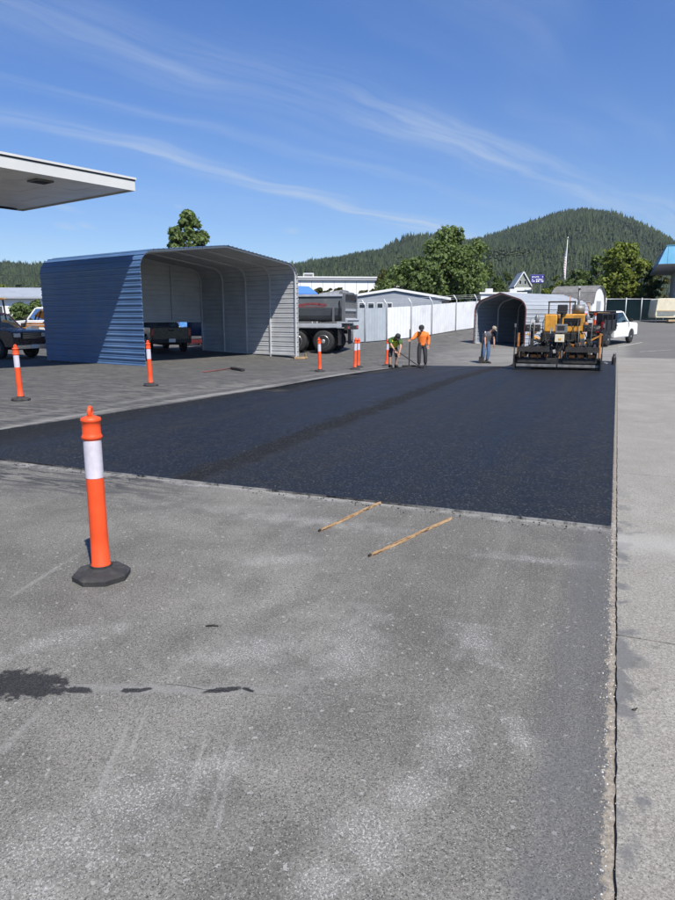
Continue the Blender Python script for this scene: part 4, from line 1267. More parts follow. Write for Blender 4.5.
# long white hall behind
p = gnd_u(300, 88)
b2 = thing('warehouse', 'long white warehouse with a dark roof edge behind the dump truck', 'building', p, R(5))
box_part(b2, 'wall', -14, 9.7, 0, 18, -1, 5.15, M_WALLW)
box_part(b2, 'roof', -14.2, 9.9, -.25, 18.2, 5.15, 5.55, M_ROOFG, .03)
box_part(b2, 'roof_edge', -14.25, 9.95, -.30, -.255, 5.48, 5.62, M_WHITE)
for i in range(16):
    box_part(b2, 'wall_seam', -13 + i * 1.45, -12.95 + i * 1.45, -.02, 0, -.5, 5.1, M_SILVER)
u_ = box_part(b2, 'roof_unit', .6, 2.0, 3, 4.5, 5.55, 6.25, M_INNER, .03)
box_part(b2, 'louvre', .75, 1.85, 2.97, 2.999, 5.7, 6.1, M_GREYMETAL)
p = gnd_u(392, 92)
b3 = thing('annex', 'smaller plain white shed just right of the long warehouse', 'building', p, R(3))
box_part(b3, 'wall', -2.6, 1.6, 0, 8, -1, 4.05, M_WALLW)
box_part(b3, 'roof', -2.8, 1.8, -.2, 8.2, 4.05, 4.3, M_WHITE)
box_part(b3, 'door', -1.5, -.4, -.03, 0, -1, 2.0, M_SILVER)
# white building over the small carport
p = gnd_u(503, 88)
b4 = thing('warehouse', 'white flat roofed building showing just above the silver carport', 'building', p, R(-4))
box_part(b4, 'wall', -3.0, 2.6, 0, 9, -1, 3.0, M_WALLW)
box_part(b4, 'roof', -3.2, 2.8, -.2, 9.2, 3.0, 3.2, M_WHITE)
box_part(b4, 'vent', -2.2, -1.2, 2, 3, 3.2, 3.75, M_INNER, .03)
box_part(b4, 'vent', 1.0, 1.9, 2, 3, 3.2, 3.7, M_INNER, .03)
# left low building
p = gnd_u(10, 78)
b5 = thing('warehouse', 'low white building with a pale grey roof at the left edge', 'building', p, R(6))
box_part(b5, 'wall', -14, 16, 0, 12, -1, 2.75, M_WALLW)
MB().prism([(-.6, 2.75), (-.6, 2.95), (5.5, 4.2), (6.5, 4.2), (12.6, 2.95), (12.6, 2.75)], -14.3, 16.3, M=Matrix(((0, 1, 0), (1, 0, 0), (0, 0, 1)))).build('roof', M_SILVER, b5)
for i in range(8): box_part(b5, 'window', -12 + i * 3.4, -10.8 + i * 3.4, -.03, 0, .9, 1.9, M_WINDOW)
# gambrel barn shed
p = gnd_u(596, 60)
b6 = thing('gambrel_shed', 'white barn shaped shed with a grey gambrel roof behind the flatbed truck', 'shed', p, R(52))
gam = [(-1.5, 0), (-1.5, 1.5), (-1.15, 2.35), (-.55, 2.75), (0, 2.88), (.55, 2.75), (1.15, 2.35), (1.5, 1.5), (1.5, 0)]
sc_ = 1.12
gam = [(x * sc_, z * sc_) for x, z in gam]
MB().prism(gam, 0, 3.6).build('wall', M_WHITE, b6)
for i in range(1, 7):
    (xa, za), (xb, zb) = gam[i], gam[i + 1]
    dx, dz = xb - xa, zb - za; q = math.hypot(dx, dz); nx, nz = -dz / q * .06, dx / q * .06
    vs = [(xa + nx * .1, y, za + nz * .1) for y in (-.15, 3.75)] + [(xb + nx * .1, y, zb + nz * .1) for y in (-.15, 3.75)] + [(xa + nx, y, za + nz) for y in (-.15, 3.75)] + [(xb + nx, y, zb + nz) for y in (-.15, 3.75)]
    MB().add(vs, [(0, 2, 3, 1), (4, 5, 7, 6), (0, 4, 6, 2), (1, 3, 7, 5), (0, 1, 5, 4), (2, 6, 7, 3)]).build('roof_plane', mat('brown_grey_shingle', (0.17, 0.165, 0.155), .8, var=.25, scale=3), b6)
box_part(b6, 'door', -.55, .55, -.04, 0, .05, 1.95, M_SILVER)
# tan container next to it
p = gnd_u(584, 57)
t = thing('tan_cabinet', 'tall tan utility cabinet left of the barn shaped shed', 'cabinet', p, R(-20))
box_part(t, 'body', -.32, .32, 0, .6, -.1, 1.95, mat('tan_paint', (0.42, 0.30, 0.21), .6), .02)
box_part(t, 'door', -.26, .26, -.02, 0, .15, 1.8, mat('tan_paint_door', (0.45, 0.33, 0.24), .6), .005)
box_part(t, 'cap', -.36, .36, -.04, .64, 1.95, 2.0, M_SILVER)

# blue roofed building at the right edge, square to the yard
YC = 70.0
cc = at(658.3, 264, YC)
gb_ = gz(cc.x, cc.y)
b7 = thing('office_building', 'building with a bright blue metal mansard overhang at the right edge', 'building', (cc.x, cc.y, gb_), R(-22.3))
zb_ = cc.z - gb_; fh = 1.80; Lb = 20.5; Wb = 34
M_BLUEROOF = mat('sky_blue_standing_seam', (0.11, 0.33, 0.50), .38, var=.08, scale=.8)
M_BLUESHADE = mat('shaded_roof_blue_and_rail', (0.05, 0.16, 0.34), .45, var=.08)  # roof blue with shade painted in for the side sheets; also colours the railing
M_LILAC = mat('pale_stucco', (0.52, 0.52, 0.54), .8, var=.06, scale=.8, bump=.3)
slope_in = .7
def msec(off, z): return (off, z)
# mansard sheets: front run along +x, side run along +y
for i in range(int(Wb / .85)):
    x0 = i * .85
    MB().add([(x0 + .01, 0, zb_), (x0 + .84, 0, zb_), (x0 + .84 , slope_in, zb_ + fh), (x0 + .01 + (slope_in if i == 0 else 0), slope_in, zb_ + fh),
              (x0 + .01, .03, zb_), (x0 + .84, .03, zb_), (x0 + .84, slope_in + .03, zb_ + fh), (x0 + .01 + (slope_in if i == 0 else 0), slope_in + .03, zb_ + fh)],
             [(0, 1, 2, 3), (7, 6, 5, 4), (0, 4, 5, 1), (2, 6, 7, 3), (0, 3, 7, 4), (1, 5, 6, 2)]).build('mansard_sheet', M_BLUEROOF, b7)
    if i: MB().bar((x0, -.015, zb_), (x0, slope_in - .015, zb_ + fh), .03, .05).build('seam', M_BLUEROOF, b7)
for i in range(int(Lb / .85)):
    y0 = i * .85
    MB().add([(0, y0 + .84, zb_), (0, y0 + .01, zb_), (slope_in, y0 + .01 + (slope_in if i == 0 else 0), zb_ + fh), (slope_in, y0 + .84, zb_ + fh),
              (.03, y0 + .84, zb_), (.03, y0 + .01, zb_), (slope_in + .03, y0 + .01 + (slope_in if i == 0 else 0), zb_ + fh), (slope_in + .03, y0 + .84, zb_ + fh)],
             [(0, 1, 2, 3), (7, 6, 5, 4), (0, 4, 5, 1), (2, 6, 7, 3), (0, 3, 7, 4), (1, 5, 6, 2)]).build('mansard_sheet', M_BLUESHADE, b7)
box_part(b7, 'cap', slope_in - .06, Wb, slope_in - .06, Lb, zb_ + fh, zb_ + fh + .08, M_BLUEROOF)
box_part(b7, 'soffit', .035, Wb, .035, Lb - .02, zb_ - .02, zb_ + .06, M_LILAC)
box_part(b7, 'wall', 2.4, Wb - .5, 2.4, Lb - 1.6, -1.2, zb_ - .021, M_LILAC)
for i in range(6):
    w_ = box_part(b7, 'window', 4.0 + i * 3.4, 6.0 + i * 3.4, 2.36, 2.399, 1.0, 2.6, M_DKMETAL)
    box_part(w_, 'pane', 4.08 + i * 3.4, 5.92 + i * 3.4, 2.345, 2.359, 1.08, 2.52, M_WINDOW)
box_part(b7, 'railing', 1.2, Wb - 1, 1.4, 1.44, 1.0, 1.6, M_BLUESHADE)
for i in range(10): box_part(b7, 'railing_post', 1.2 + i * 2.5, 1.26 + i * 2.5, 1.441, 1.49, 0, 1.6, M_BLUESHADE)

# cream camper in front of it
p = gnd_u(671, 62)
p = gnd_u(672, 61)
t = thing('camper_trailer', 'cream camper trailer under the blue roofed building', 'camper', p, R(-8))
MB().prism([(-1.55, .45), (-1.62, .75), (-1.5, 2.05), (-1.3, 2.15), (3.2, 2.15), (3.4, 2.0), (3.5, .8), (3.4, .45)], -.1, 2.0).build('body', M_CREAM, t, .04)
box_part(t, 'band', -1.52, 3.42, -.125, -.105, 1.02, 1.10, mat('tan_stripe', (0.45, 0.33, 0.18), .5))
MB().prism([(-1.45, .62), (-1.45, 1.0), (.35, 1.0), (-.1, .62)], -.13, -.106).build('lower_panel', mat('faded_grey_green', (0.20, 0.22, 0.21), .6), t)
w_ = box_part(t, 'window', .9, 2.2, -.13, -.106, 1.25, 1.85, M_WHITE)
box_part(w_, 'pane', .97, 2.13, -.14, -.131, 1.31, 1.79, M_WINDOW)
for y in (.1, 1.8): wheel(t, (1.2, y, .33), .33, .2)
box_part(t, 'step', -.6, .0, -.6, -.12, .12, .30, mat('tan_stripe', (0.45, 0.33, 0.18), .5))
for x in (-1.2, 3.1): box_part(t, 'jack_stand', x - .04, x + .04, .9, 1.0, -.2, .46, M_GALV)

# small gabled house, sign and flagpole across the road
p = gnd_u(521, 120)
t = thing('gabled_house', 'small steep gabled house with white trim above the silver carport', 'house', p, R(-6))
hz0 = at(521, 289, 120).z - p.z; hz1 = at(521, 272.5, 120).z - p.z
MB().prism([(-1.25, -1), (-1.25, hz0 + .9), (0, hz1), (1.25, hz0 + .9), (1.25, -1)], 0, 7).build('wall', mat('grey_green_siding', (0.25, 0.27, 0.24), .8, var=.3, scale=2), t)
for s in (-1, 1):
    MB().bar((s * 1.55, -.1, hz0 + .35), (0, -.1, hz1 + .12), .3, .16).build('rake_trim', M_WHITE, t)
    MB().add([(s * 1.6, -.2, hz0 + .3), (0, -.2, hz1 + .1), (0, 7.2, hz1 + .1), (s * 1.6, 7.2, hz0 + .3), (s * 1.6, -.2, hz0 + .42), (0, -.2, hz1 + .22), (0, 7.2, hz1 + .22), (s * 1.6, 7.2, hz0 + .42)],
             [(0, 1, 2, 3), (7, 6, 5, 4), (0, 4, 5, 1), (1, 5, 6, 2), (2, 6, 7, 3), (3, 7, 4, 0)]).build('roof', M_ROOFG, t)
box_part(t, 'porch_band', -1.5, 1.4, -.12, -.02, hz0 - .3, hz0 + .25, M_WHITE)
for x in (-.5, .35):
    w_ = box_part(t, 'window', x - .25, x + .25, -.03, 0, hz0 + .8, hz0 + 1.5, M_WHITE)
    box_part(w_, 'pane', x - .2, x + .2, -.04, -.031, hz0 + .85, hz0 + 1.45, M_WINDOW)
p = gnd_u(534.5, 118)
t = thing('roadside_sign', 'dark blue roadside sign with blurred white marks beside the gabled house', 'sign', p, 0)
s0, s1 = at(537, 283, 118).z - p.z, at(537, 274.5, 118).z - p.z
for x in (-.7, .7): box_part(t, 'pole', x - .07, x + .07, .06, .2, -1, s1 - .1, M_GREYMETAL)
box_part(t, 'panel', -1.1, 1.1, -.08, .05, s0, s1, mat('indigo_sign', (0.045, 0.045, 0.22), .5), .02)
mk = MB(); lr = random.Random(9)
for row, (z, wd) in enumerate(((.72, .7), (.42, .8), (.2, .5))):
    x = -.9
    while x < .9:
        w = lr.uniform(.10, .26)
        if lr.random() < wd: mk.box((x + w / 2, -.09, s0 + (s1 - s0) * z + lr.uniform(-.04, .04)), (w, .012, lr.uniform(.12, .24)))
        x += w + .08
tag(mk.build('lettering', M_WHITE, t), kind='stuff')
p = gnd_u(562, 105)
t = thing('flagpole', 'tall pale flagpole with a limp flag in front of the hill', 'flagpole', p, 0)
ft = at(563.5, 239, 105).z - p.z
mb = MB(); mb.tube([(0, 0, -.5), (0, 0, ft * .5), (0, 0, ft)], [.065, .055, .035], 10); mb.build('pole', M_WHITE, t)
MB().ball((0, 0, ft + .1), .13).build('finial', M_CHROME, t)
fl = MB(); rings = []
for i in range(14):
    z = ft - 1.4 - i * .33
    w = .10 + .16 * math.sin(i / 13 * math.pi) ** .7
    rings.append([Vector((-.06, -.08, z)), Vector((-.06 - w, -.12 + .1 * math.sin(i), z - .1)), Vector((-.10 - w * .8, .06, z - .05)), Vector((-.04, .10, z))])
fl.loft(rings)
def flag_mat():
    m, t2, bs = base_mat('limp_striped_flag')
    oc = t2.node('ShaderNodeTexCoord').outputs['Object']
    sx = t2.node('ShaderNodeSeparateXYZ'); t2.l.new(t2.mapping(oc, rot=(0, R(62), 0)), sx.inputs[0])
    st = t2.math('GREATER_THAN', t2.math('FRACT', t2.math('MULTIPLY', sx.outputs[0], 3.2)), .5)
    c = t2.mix(st, (0.66, 0.64, 0.64), (0.46, 0.30, 0.31))
    sz = t2.node('ShaderNodeSeparateXYZ'); t2.l.new(oc, sz.inputs[0])
    c = t2.mix(t2.math('GREATER_THAN', sz.outputs[2], ft - 2.6), c, (0.22, 0.25, 0.33))
    t2.l.new(c, bs.inputs['Base Color']); bs.inputs['Roughness'].default_value = .8
    return m
fl.build('flag', flag_mat(), t)
# overhead cable at the far left
pl_, pr_ = gnd_u(-60, 85), gnd_u(120, 85)
for q, lb in ((pl_, 'wooden utility pole out past the left edge carrying the overhead cable'), (pr_, 'wooden utility pole behind the blue carport carrying the overhead cable')):
    t = thing('utility_pole', lb, 'utility pole', q)
    mb = MB(); mb.tube([(0, 0, -.5), (0, 0, 6.4)], [.16, .11], 10); mb.build('pole', M_WOOD, t)
    MB().box((0, 0, 5.95), (1.8, .1, .12)).build('crossarm', M_WOOD, t)
    for x in (-.7, 0, .7): MB().lathe([(.04, 6.01), (.06, 6.06), (.03, 6.16)], 8).build('insulator', M_INNER, t, loc=(x, 0, 0))
mb = MB(); line = []
for i in range(13):
    q = pl_.lerp(pr_, i / 12); q.z = q.z + 6.1 - .5 * math.sin(i / 12 * math.pi) ; line.append(q)
mb.tube(line, .022, 5)
tag(mb.build('overhead_cable', M_DKMETAL), 'thin overhead cable crossing above the low white building at left', 'cable')

# ------------------------------------------------------------------ asphalt paver
pp = yard(23.95, -1.80, .022)
pv = thing('asphalt_paver', 'yellow and black asphalt paver at the far end of the fresh mat', 'paver', pp, R(-21))
pv.scale = (.87, .9, .91)
def pb(n, x0, x1, y0, y1, z0, z1, m, b=.01, par=None):
    return MB().box(((x0 + x1) / 2, (y0 + y1) / 2, (z0 + z1) / 2), (x1 - x0, y1 - y0, z1 - z0)).build(n, m, par or pv, b)
scr = pb('screed', -1.58, 1.58, .12, .85, .05, .42, M_DKMETAL)
pb('rear_plate', -1.54, -.03, .04, .118, .10, .20, M_GREYMETAL, .01, scr); pb('rear_plate', .03, 1.54, .04, .118, .10, .20, M_GREYMETAL, .01, scr)
pb('upper_plate', -1.5, -.22, .06, .118, .25, .40, M_DKMETAL, .01, scr); pb('upper_plate', .22, 1.5, .06, .118, .25, .40, M_DKMETAL, .01, scr)
for (a, b) in ((-1.5, -.3), (.3, 1.52)):
    w_ = pb('walkway', a, b, -.12, .40, .66, .71, M_DKMETAL)
    pb('kick_plate', a, b, -.125, -.10, .72, .86, M_DKMETAL, .004, w_)
    for k in range(4):
        x = a + .1 + (b - a - .2) * k / 3
        pb('walkway_bracket', x - .02, x + .02, .0, .3, .42, .66, M_DKMETAL, .003)
for (a, b, z) in ((-1.42, -1.2, .52), (-1.02, -.62, .50), (-.5, -.36, .54), (.42, .66, .50), (.72, .98, .52), (1.12, 1.40, .52)):
    pb('extension_cylinder', a, b, .10, .22, z - .06, z + .06, M_ORANGEPT, .02)
for s in (-1, 1):
    eg = pb('end_gate', s * 1.62 - .025, s * 1.62 + .025, -.15, 1.5, .01, .55, M_DKMETAL, .01)
    pb('handle', s * 1.62 - .018, s * 1.62 + .018, -.10, -.04, .55, 1.62, M_DKMETAL, .005, eg)
    pb('crank', s * 1.62 - .03, s * 1.62 + .03, -.13, -.02, 1.56, 1.70, M_GREYMETAL, .008, eg)
    pb('edge_cylinder', s * 1.52 - .04, s * 1.52 + .04, .25, .40, .42, 1.35, M_ORANGEPT, .02)
    MB().bar((s * 1.38, .5, .48), (s * 1.30, 3.6, .72), .13, .24).build('tow_arm', M_DKMETAL, pv, .01)
    # operator side consoles with small lights
    x0, x1 = (-1.30, -.74) if s < 0 else (.86, 1.34)
    co = pb('console', x0, x1, .35, .75, 1.40, 1.66, M_DKMETAL, .02)
    pb('console_post', (x0 + x1) / 2 - .07, (x0 + x1) / 2 + .07, .5, .62, .71, 1.40, M_DKMETAL, .01, co)
    for k in range(3): pb('switch', x0 + .1 + k * .15, x0 + .15 + k * .15, .335, .349, 1.54, 1.58, M_GREYMETAL, .004, co)
    pb('work_lamp', (x0 + x1) / 2 - .09, (x0 + x1) / 2 + .09, .45, .57, 1.72, 1.83, M_LENS, .01, co)
    pb('lamp_bracket', (x0 + x1) / 2 - .02, (x0 + x1) / 2 + .02, .48, .54, 1.66, 1.72, M_DKMETAL, .002, co)
    # crawler tracks
    tr = MB(); ol = []
    for i in range(9): a = R(90 + 180 * i / 8); ol.append((1.55 + .40 * math.cos(a), .42 + .40 * math.sin(a)))
    for i in range(9): a = R(-90 + 180 * i / 8); ol.append((4.1 + .40 * math.cos(a), .42 + .40 * math.sin(a)))
    Mz = Matrix(((0, 1, 0), (1, 0, 0), (0, 0, 1)))
    tr.prism(ol, s * .78, s * 1.14, M=Mz)
    tk = tr.build('track', M_BLACK, pv, .01)
    for y in (1.55, 2.2, 2.85, 3.5, 4.1):
        w2 = MB(); w2.tube([(s * 1.12, y, .42), (s * 1.17, y, .42)], .26, 14); w2.build('track_wheel', M_YELLOW, tk)
    # hopper wings
    hp = MB(); hp.add([(s * .55, 4.6, .7), (s * 1.6, 4.6, 1.25), (s * 1.6, 6.3, 1.2), (s * .55, 6.3, .65), (s * .55, 4.6, .62), (s * 1.66, 4.6, 1.2), (s * 1.66, 6.3, 1.15), (s * .55, 6.3, .57)],
                      [(0, 1, 2, 3), (7, 6, 5, 4), (0, 4, 5, 1), (1, 5, 6, 2), (2, 6, 7, 3), (3, 7, 4, 0)])
    hp.build('hopper_wing', M_YELLOW, pv)
    pb('step', s * 1.05 - .2, s * 1.05 + .2, .95, 1.2, .60, .64, M_GREYMETAL, .005)
    # grab rails
    mb = MB(); mb.tube([(s * .66, .9, .9), (s * .66, .9, 1.78), (s * .66, 1.5, 1.85)], .02, 8); mb.build('grab_rail', M_DKMETAL, pv)
au = MB(); au.tube([(-1.45, 1.05, .32), (1.45, 1.05, .32)], .10, 10); aug = au.build('auger', M_GREYMETAL, pv)
for k in range(14):
    x = -1.35 + k * .208
    fl_ = MB(); fl_.tube([(x - .012, 1.05, .32), (x + .012, 1.05, .32)], .22, 14); o_ = fl_.build('flight', M_GREYMETAL, aug)
pb('chassis', -.76, .76, 1.15, 4.6, .35, 1.35, M_DKMETAL, .03)
pb('conveyor_tunnel', -.74, .74, 1.0, 1.149, .30, 1.0, M_DARKINT, .01)
pb('hopper_floor', -.56, .56, 4.6, 6.3, .55, .62, M_GREYMETAL, .01)
pb('push_roller_beam', -.9, .9, 6.3, 6.45, .35, .6, M_DKMETAL, .02)
eng = pb('engine_cover', -.02, .90, 1.55, 4.3, 1.36, 2.06, M_YELLOW, .05)
gl_ = pb('grille', .10, .74, 1.535, 1.549, 1.62, 1.90, M_DARKINT, .003, eng)
for k in range(5): pb('louvre', .12, .72, 1.515, 1.534, 1.65 + k * .05, 1.672 + k * .05, M_DKMETAL, .002, eng)
pb('side_cover', -.66, -.16, 1.45, 4.2, 1.36, 2.05, M_YELLOW, .05)
pb('lower_cover', -.72, .92, 1.35, 1.5, 1.12, 1.35, M_YELLOW, .03)
pb('deck', -1.05, 1.05, .9, 1.6, 1.02, 1.08, M_DKMETAL, .01)
pb('hydraulic_tank', -.12, -.04, 1.5, 2.8, 1.36, 1.9, M_DARKINT, .02)
st_ = pb('seat', -.20, .20, 1.45, 1.9, 2.07, 2.16, M_DARKINT, .03)
pb('seat_back', -.20, .20, 1.85, 1.98, 2.14, 2.42, M_DARKINT, .04, st_)
pb('seat_post', -.05, .05, 1.55, 1.7, 1.5, 2.07, M_DKMETAL, .01, st_)
for x in (-.56, .46):
    MB().bar((x, 2.2, 2.03), (x, 2.2, 2.50), .05, .05).build('canopy_post', M_DKMETAL, pv)
pb('canopy_bar', -.60, .50, 2.14, 2.26, 2.50, 2.56, M_DKMETAL, .01)
mf = MB(); mf.tube([(.34, 2.9, 2.25), (.84, 2.9, 2.25)], [.19, .19], 14); mf.build('muffler', M_GREYMETAL, pv)
ex = MB(); ex.tube([(.58, 2.9, 2.05), (.58, 2.9, 3.05)], .05, 10); ex.tube([(.58, 2.9, 3.05), (.58, 2.78, 3.12)], .055, 10); ex.build('exhaust_pipe', M_GREYMETAL, pv)
mp_ = MB(); mp_.tube([(.26, 2.3, 2.06), (.26, 2.3, 2.75)], .022, 8); mp_.build('marker_pole', M_ORANGEPT, pv)
cb_ = pb('control_box', -.14, .30, .30, .52, 1.36, 1.68, M_GREYMETAL, .02)
pb('control_screen', -.06, .2, .285, .299, 1.46, 1.62, M_DARKINT, .004, cb_)
pb('control_stalk', .04, .12, .36, .44, .71, 1.36, M_DKMETAL, .005, cb_)
pb('manual_box', -.14, .21, .22, .34, 1.02, 1.30, M_CREAM, .015)
pb('label_plate', .0, .1, .208, .219, 1.1, 1.17, M_YELLOW, .002)
for x in (-.34, -.26): 
    hy = MB(); hy.tube([(x, .5, .4), (x, .62, 1.0)], .035, 8); hy.tube([(x, .62, 1.0), (x, .7, 1.55)], .02, 8); hy.build('lift_cylinder', M_GREYMETAL, pv)
hr = random.Random(12)
for k in range(12):
    x = hr.uniform(-1.2, 1.2); hs_ = MB()
    hs_.tube([(x, .35, .45), (x + hr.uniform(-.2, .2), .45, .60 + hr.random() * .3), (x * .7, .95, .75 + hr.random() * .4)], .02, 6); hs_.build('hose', M_BLACK, pv)
for k in range(5):
    x = -.14 + k * .09
    MB().box((x + .2, .42, .50 + .05 * (k % 2)), (.06, .10, .30)).build('valve_block', M_GREYMETAL if k % 2 else M_ORANGEPT, pv, .01)

cr = random.Random(33)
for k in range(34):
    x = cr.uniform(-1.45, 1.45); y = cr.uniform(.15, .95); z = cr.uniform(.42, 1.15)
    sx, sy, sz = cr.uniform(.04, .16), cr.uniform(.04, .14), cr.uniform(.05, .28)
    MB().box((x, y, z), (sx, sy, sz), (cr.uniform(-.3, .3), cr.uniform(-.4, .4), cr.uniform(-.5, .5))).build(cr.choice(('bracket', 'valve', 'pump', 'guard')), cr.choice((M_DKMETAL, M_DKMETAL, M_GREYMETAL, M_ORANGEPT, M_DARKINT)), pv, .008)
for k in range(14):
    a = (cr.uniform(-1.4, 1.4), cr.uniform(.1, .5), cr.uniform(.5, 1.2)); b = (a[0] + cr.uniform(-.7, .7), cr.uniform(.7, 1.5), cr.uniform(1.0, 1.75))
    mid_ = ((a[0] + b[0]) / 2 + cr.uniform(-.1, .1), (a[1] + b[1]) / 2, max(a[2], b[2]) - cr.uniform(0, .4))
    hs_ = MB(); hs_.tube([a, mid_, b], cr.uniform(.014, .026), 6); hs_.build('hose', M_BLACK, pv)
for (x, z0, z1) in ((-1.1, .72, 1.9), (-.95, .72, 1.75), (1.18, .72, 1.95), (.72, .72, 1.62)):
    rl = MB(); rl.tube([(x, .1, z0), (x + .03, .14, z1)], .016, 6); rl.build('hand_rail', M_GREYMETAL, pv)
for (x, y, z) in ((-.9, .85, 1.72), (1.0, .9, 1.76), (.95, 1.3, 1.5), (-1.0, 1.2, 1.3)):
    MB().lathe([(.06, 0), (.09, .03), (.09, .22), (.04, .28), (.03, .32)], 12).build('fluid_jug', M_GREYMETAL if z > 1.6 else M_ORANGEPT, pv, loc=(x, y, z))
# ------------------------------------------------------------------ flatbed work truck
pa_ = gnd_u(592, 42.4)
hd = R(47)
wb = 3.8
ctr = Vector((pa_.x + wb / 2 * math.cos(hd), pa_.y + wb / 2 * math.sin(hd), 0)); ctr.z = (gz(pa_.x, pa_.y) + gz(pa_.x + wb * math.cos(hd), pa_.y + wb * math.sin(hd))) / 2
fb = thing('flatbed_truck', 'white cab work truck with a loaded black flatbed right of the paver', 'truck', ctr, hd)
fb.rotation_euler = Euler((0, -math.atan2(gz(pa_.x + wb * math.cos(hd), pa_.y + wb * math.sin(hd)) - pa_.z, wb), hd))
pickup(fb, M_WHITE, L=6.0, W=2.0, wr=.41, xf=1.95, xr=-1.85, hood=1.32, belt=1.36, roof=2.08, bed='none', cabx=(-.95, 1.25))
def fbx(n, x0, x1, y0, y1, z0, z1, m, b=.01, par=None): return pbx(n, x0, x1, y0, y1, z0, z1, m, b, par or fb)
def pbx(n, x0, x1, y0, y1, z0, z1, m, b, par): return MB().box(((x0 + x1) / 2, (y0 + y1) / 2, (z0 + z1) / 2), (x1 - x0, y1 - y0, z1 - z0)).build(n, m, par, b)
M_BEDB = mat('black_bed_steel', (0.016, 0.017, 0.020), .45, var=.25, scale=4)
fbx('bed_deck', -3.35, -1.06, -1.12, 1.12, .92, 1.02, M_BEDB)
for s in (-1, 1):
    tb_ = fbx('tool_box', -3.2, -2.45, s * 1.0 - .2, s * 1.0 + .2, .42, .91, M_BEDB, .015)
    fbx('latch', -2.86, -2.78, s * 1.21 - .01, s * 1.21 + .01, .7, .78, M_CHROME, .003, tb_)
    sb_ = fbx('side_board', -2.95, -1.10, s * 1.10 - .02, s * 1.10 + .02, 1.03, 1.62, M_BEDB)
    for x in (-3.3, -2.55, -1.8, -1.12): fbx('stake', x - .03, x + .03, s * 1.145 - .02, s * 1.145 + .02, 1.02, 1.95, M_BEDB, .005)
    fbx('rack_rail', -3.33, -1.08, s * 1.10 - .03, s * 1.10 + .03, 1.951, 2.01, M_BEDB, .005)
    for x in (-1.85,): wheel(fb, (x, s * .60, .41), .41, .25, name='inner_wheel')
    fbx('mud_flap', -2.40, -2.38, s * .82 - .25, s * .82 + .25, .2, .9, M_GREYMETAL, .002)
    fbx('tail_light', -3.38, -3.351, s * .9 - .08, s * .9 + .08, .92, 1.0, M_RED, .004)
hd_ = fbx('headache_rack', -1.06, -1.0, -1.05, 1.05, 1.03, 2.12, M_BEDB)
fbx('number_plate', -3.372, -3.36, -.16, .16, .72, .88, M_WHITE, .003)
fbx('rear_bumper', -3.4, -3.3, -1.0, 1.0, .55, .70, M_BEDB)
# load of the truck: each a thing of its own
Mf = Matrix.Translation(fb.location) @ fb.rotation_euler.to_matrix().to_4x4()
def onbed(x, y, z=1.022): return Mf @ Vector((x, y, z))
for i, (x, y) in enumerate(((-3.1, -.6), (-2.9, -.45))):
    delineator(0, 0, ('red and white banded delineator standing upright at the tail of the flatbed', 'second banded delineator in the bed, just ahead of the rearmost one')[i], .3, s=.98, loc=onbed(x, y))
for i, (x, y) in enumerate(((-1.45, -.85), (-1.35, -.45))):
    t = thing('fuel_can', ('red fuel can nearer the side board on the flatbed', 'red fuel can nearer the middle of the flatbed')[i], 'fuel can', onbed(x, y), hd, 'red fuel cans')
    MB().prism([(-.17, 0), (-.17, .36), (-.05, .44), (.12, .44), (.17, .36), (.17, 0)], -.12, .12).build('can', M_RED, t, .02)
    MB().box((0, 0, .50), (.16, .04, .05)).build('handle', M_RED, t, .01)
    mb = MB(); mb.tube([(.12, 0, .42), (.22, 0, .62)], .025, 8); mb.build('spout', M_BLACK, t)
t = thing('plate_compactor', 'grey plate compactor strapped on the flatbed', 'compactor', onbed(-2.15, -.1), hd)
MB().prism([(-.4, 0), (-.45, .1), (.35, .1), (.45, .22), (.45, .15), (.35, 0)], -.3, .3).build('plate', M_GREYMETAL, t, .01)
MB().box((-.02, 0, .35), (.5, .4, .46)).build('engine', M_DKMETAL, t, .04)
MB().box((-.02, 0, .64), (.3, .3, .12)).build('fuel_tank', M_WHITE, t, .03)
mb = MB(); mb.tube([(-.3, -.22, .15), (-.75, -.22, 1.0), (-.75, .22, 1.0), (-.3, .22, .15)], .02, 8); mb.build('handle', M_GREYMETAL, t)
t = thing('bucket', 'white plastic bucket on the flatbed behind the cab', 'bucket', onbed(-1.4, .35), 0)
mb = MB(); mb.lathe([(.13, 0), (.155, .36), (.165, .37), (.155, .38), (.14, .365)], 18); mb.build('pail', M_WHITE, t)
mb = MB(); mb.tube([(-.16, 0, .34), (-.1, .02, .46), (0, .03, .50), (.1, .02, .46), (.16, 0, .34)], .006, 6); mb.build('bail', M_GALV, t)
t = thing('tool_bundle', 'bundle of long handled shovels and lutes laid over the flatbed rack', 'tools', onbed(-2.15, -.55, 2.012), hd)
for k in range(4):
    mb = MB(); mb.tube([(-1.3 + .1 * k, -.2 + k * .11, .03), (1.2, -.12 + k * .09, .035)], .022, 7); mb.build('handle', M_WOOD, t)
    MB().box((-1.45 + .1 * k, -.2 + k * .11, .04), (.3, .24, .04)).build('blade', M_DKMETAL, t, .005)
# barricade board leaning at the paver side of the truck
p = gnd_u(583, 38.5)
t = thing('barricade', 'orange and white striped barricade board standing behind the paver', 'barricade', p, R(-12))
for s in (-1, 1): MB().bar((s * .10, -.02, 0), (s * .09, 0, 2.2), .04, .04).build('upright', M_WHITE, t)
for k in range(9):
    MB().box((0, -.03, .95 + k * .15), (.27, .02, .15), (0, 0, 0)).build('stripe', M_ORANGE if k % 2 else M_SHEET, t)
MB().box((0, 0, .03), (.5, .5, .06)).build('foot', M_BASE, t, .01)

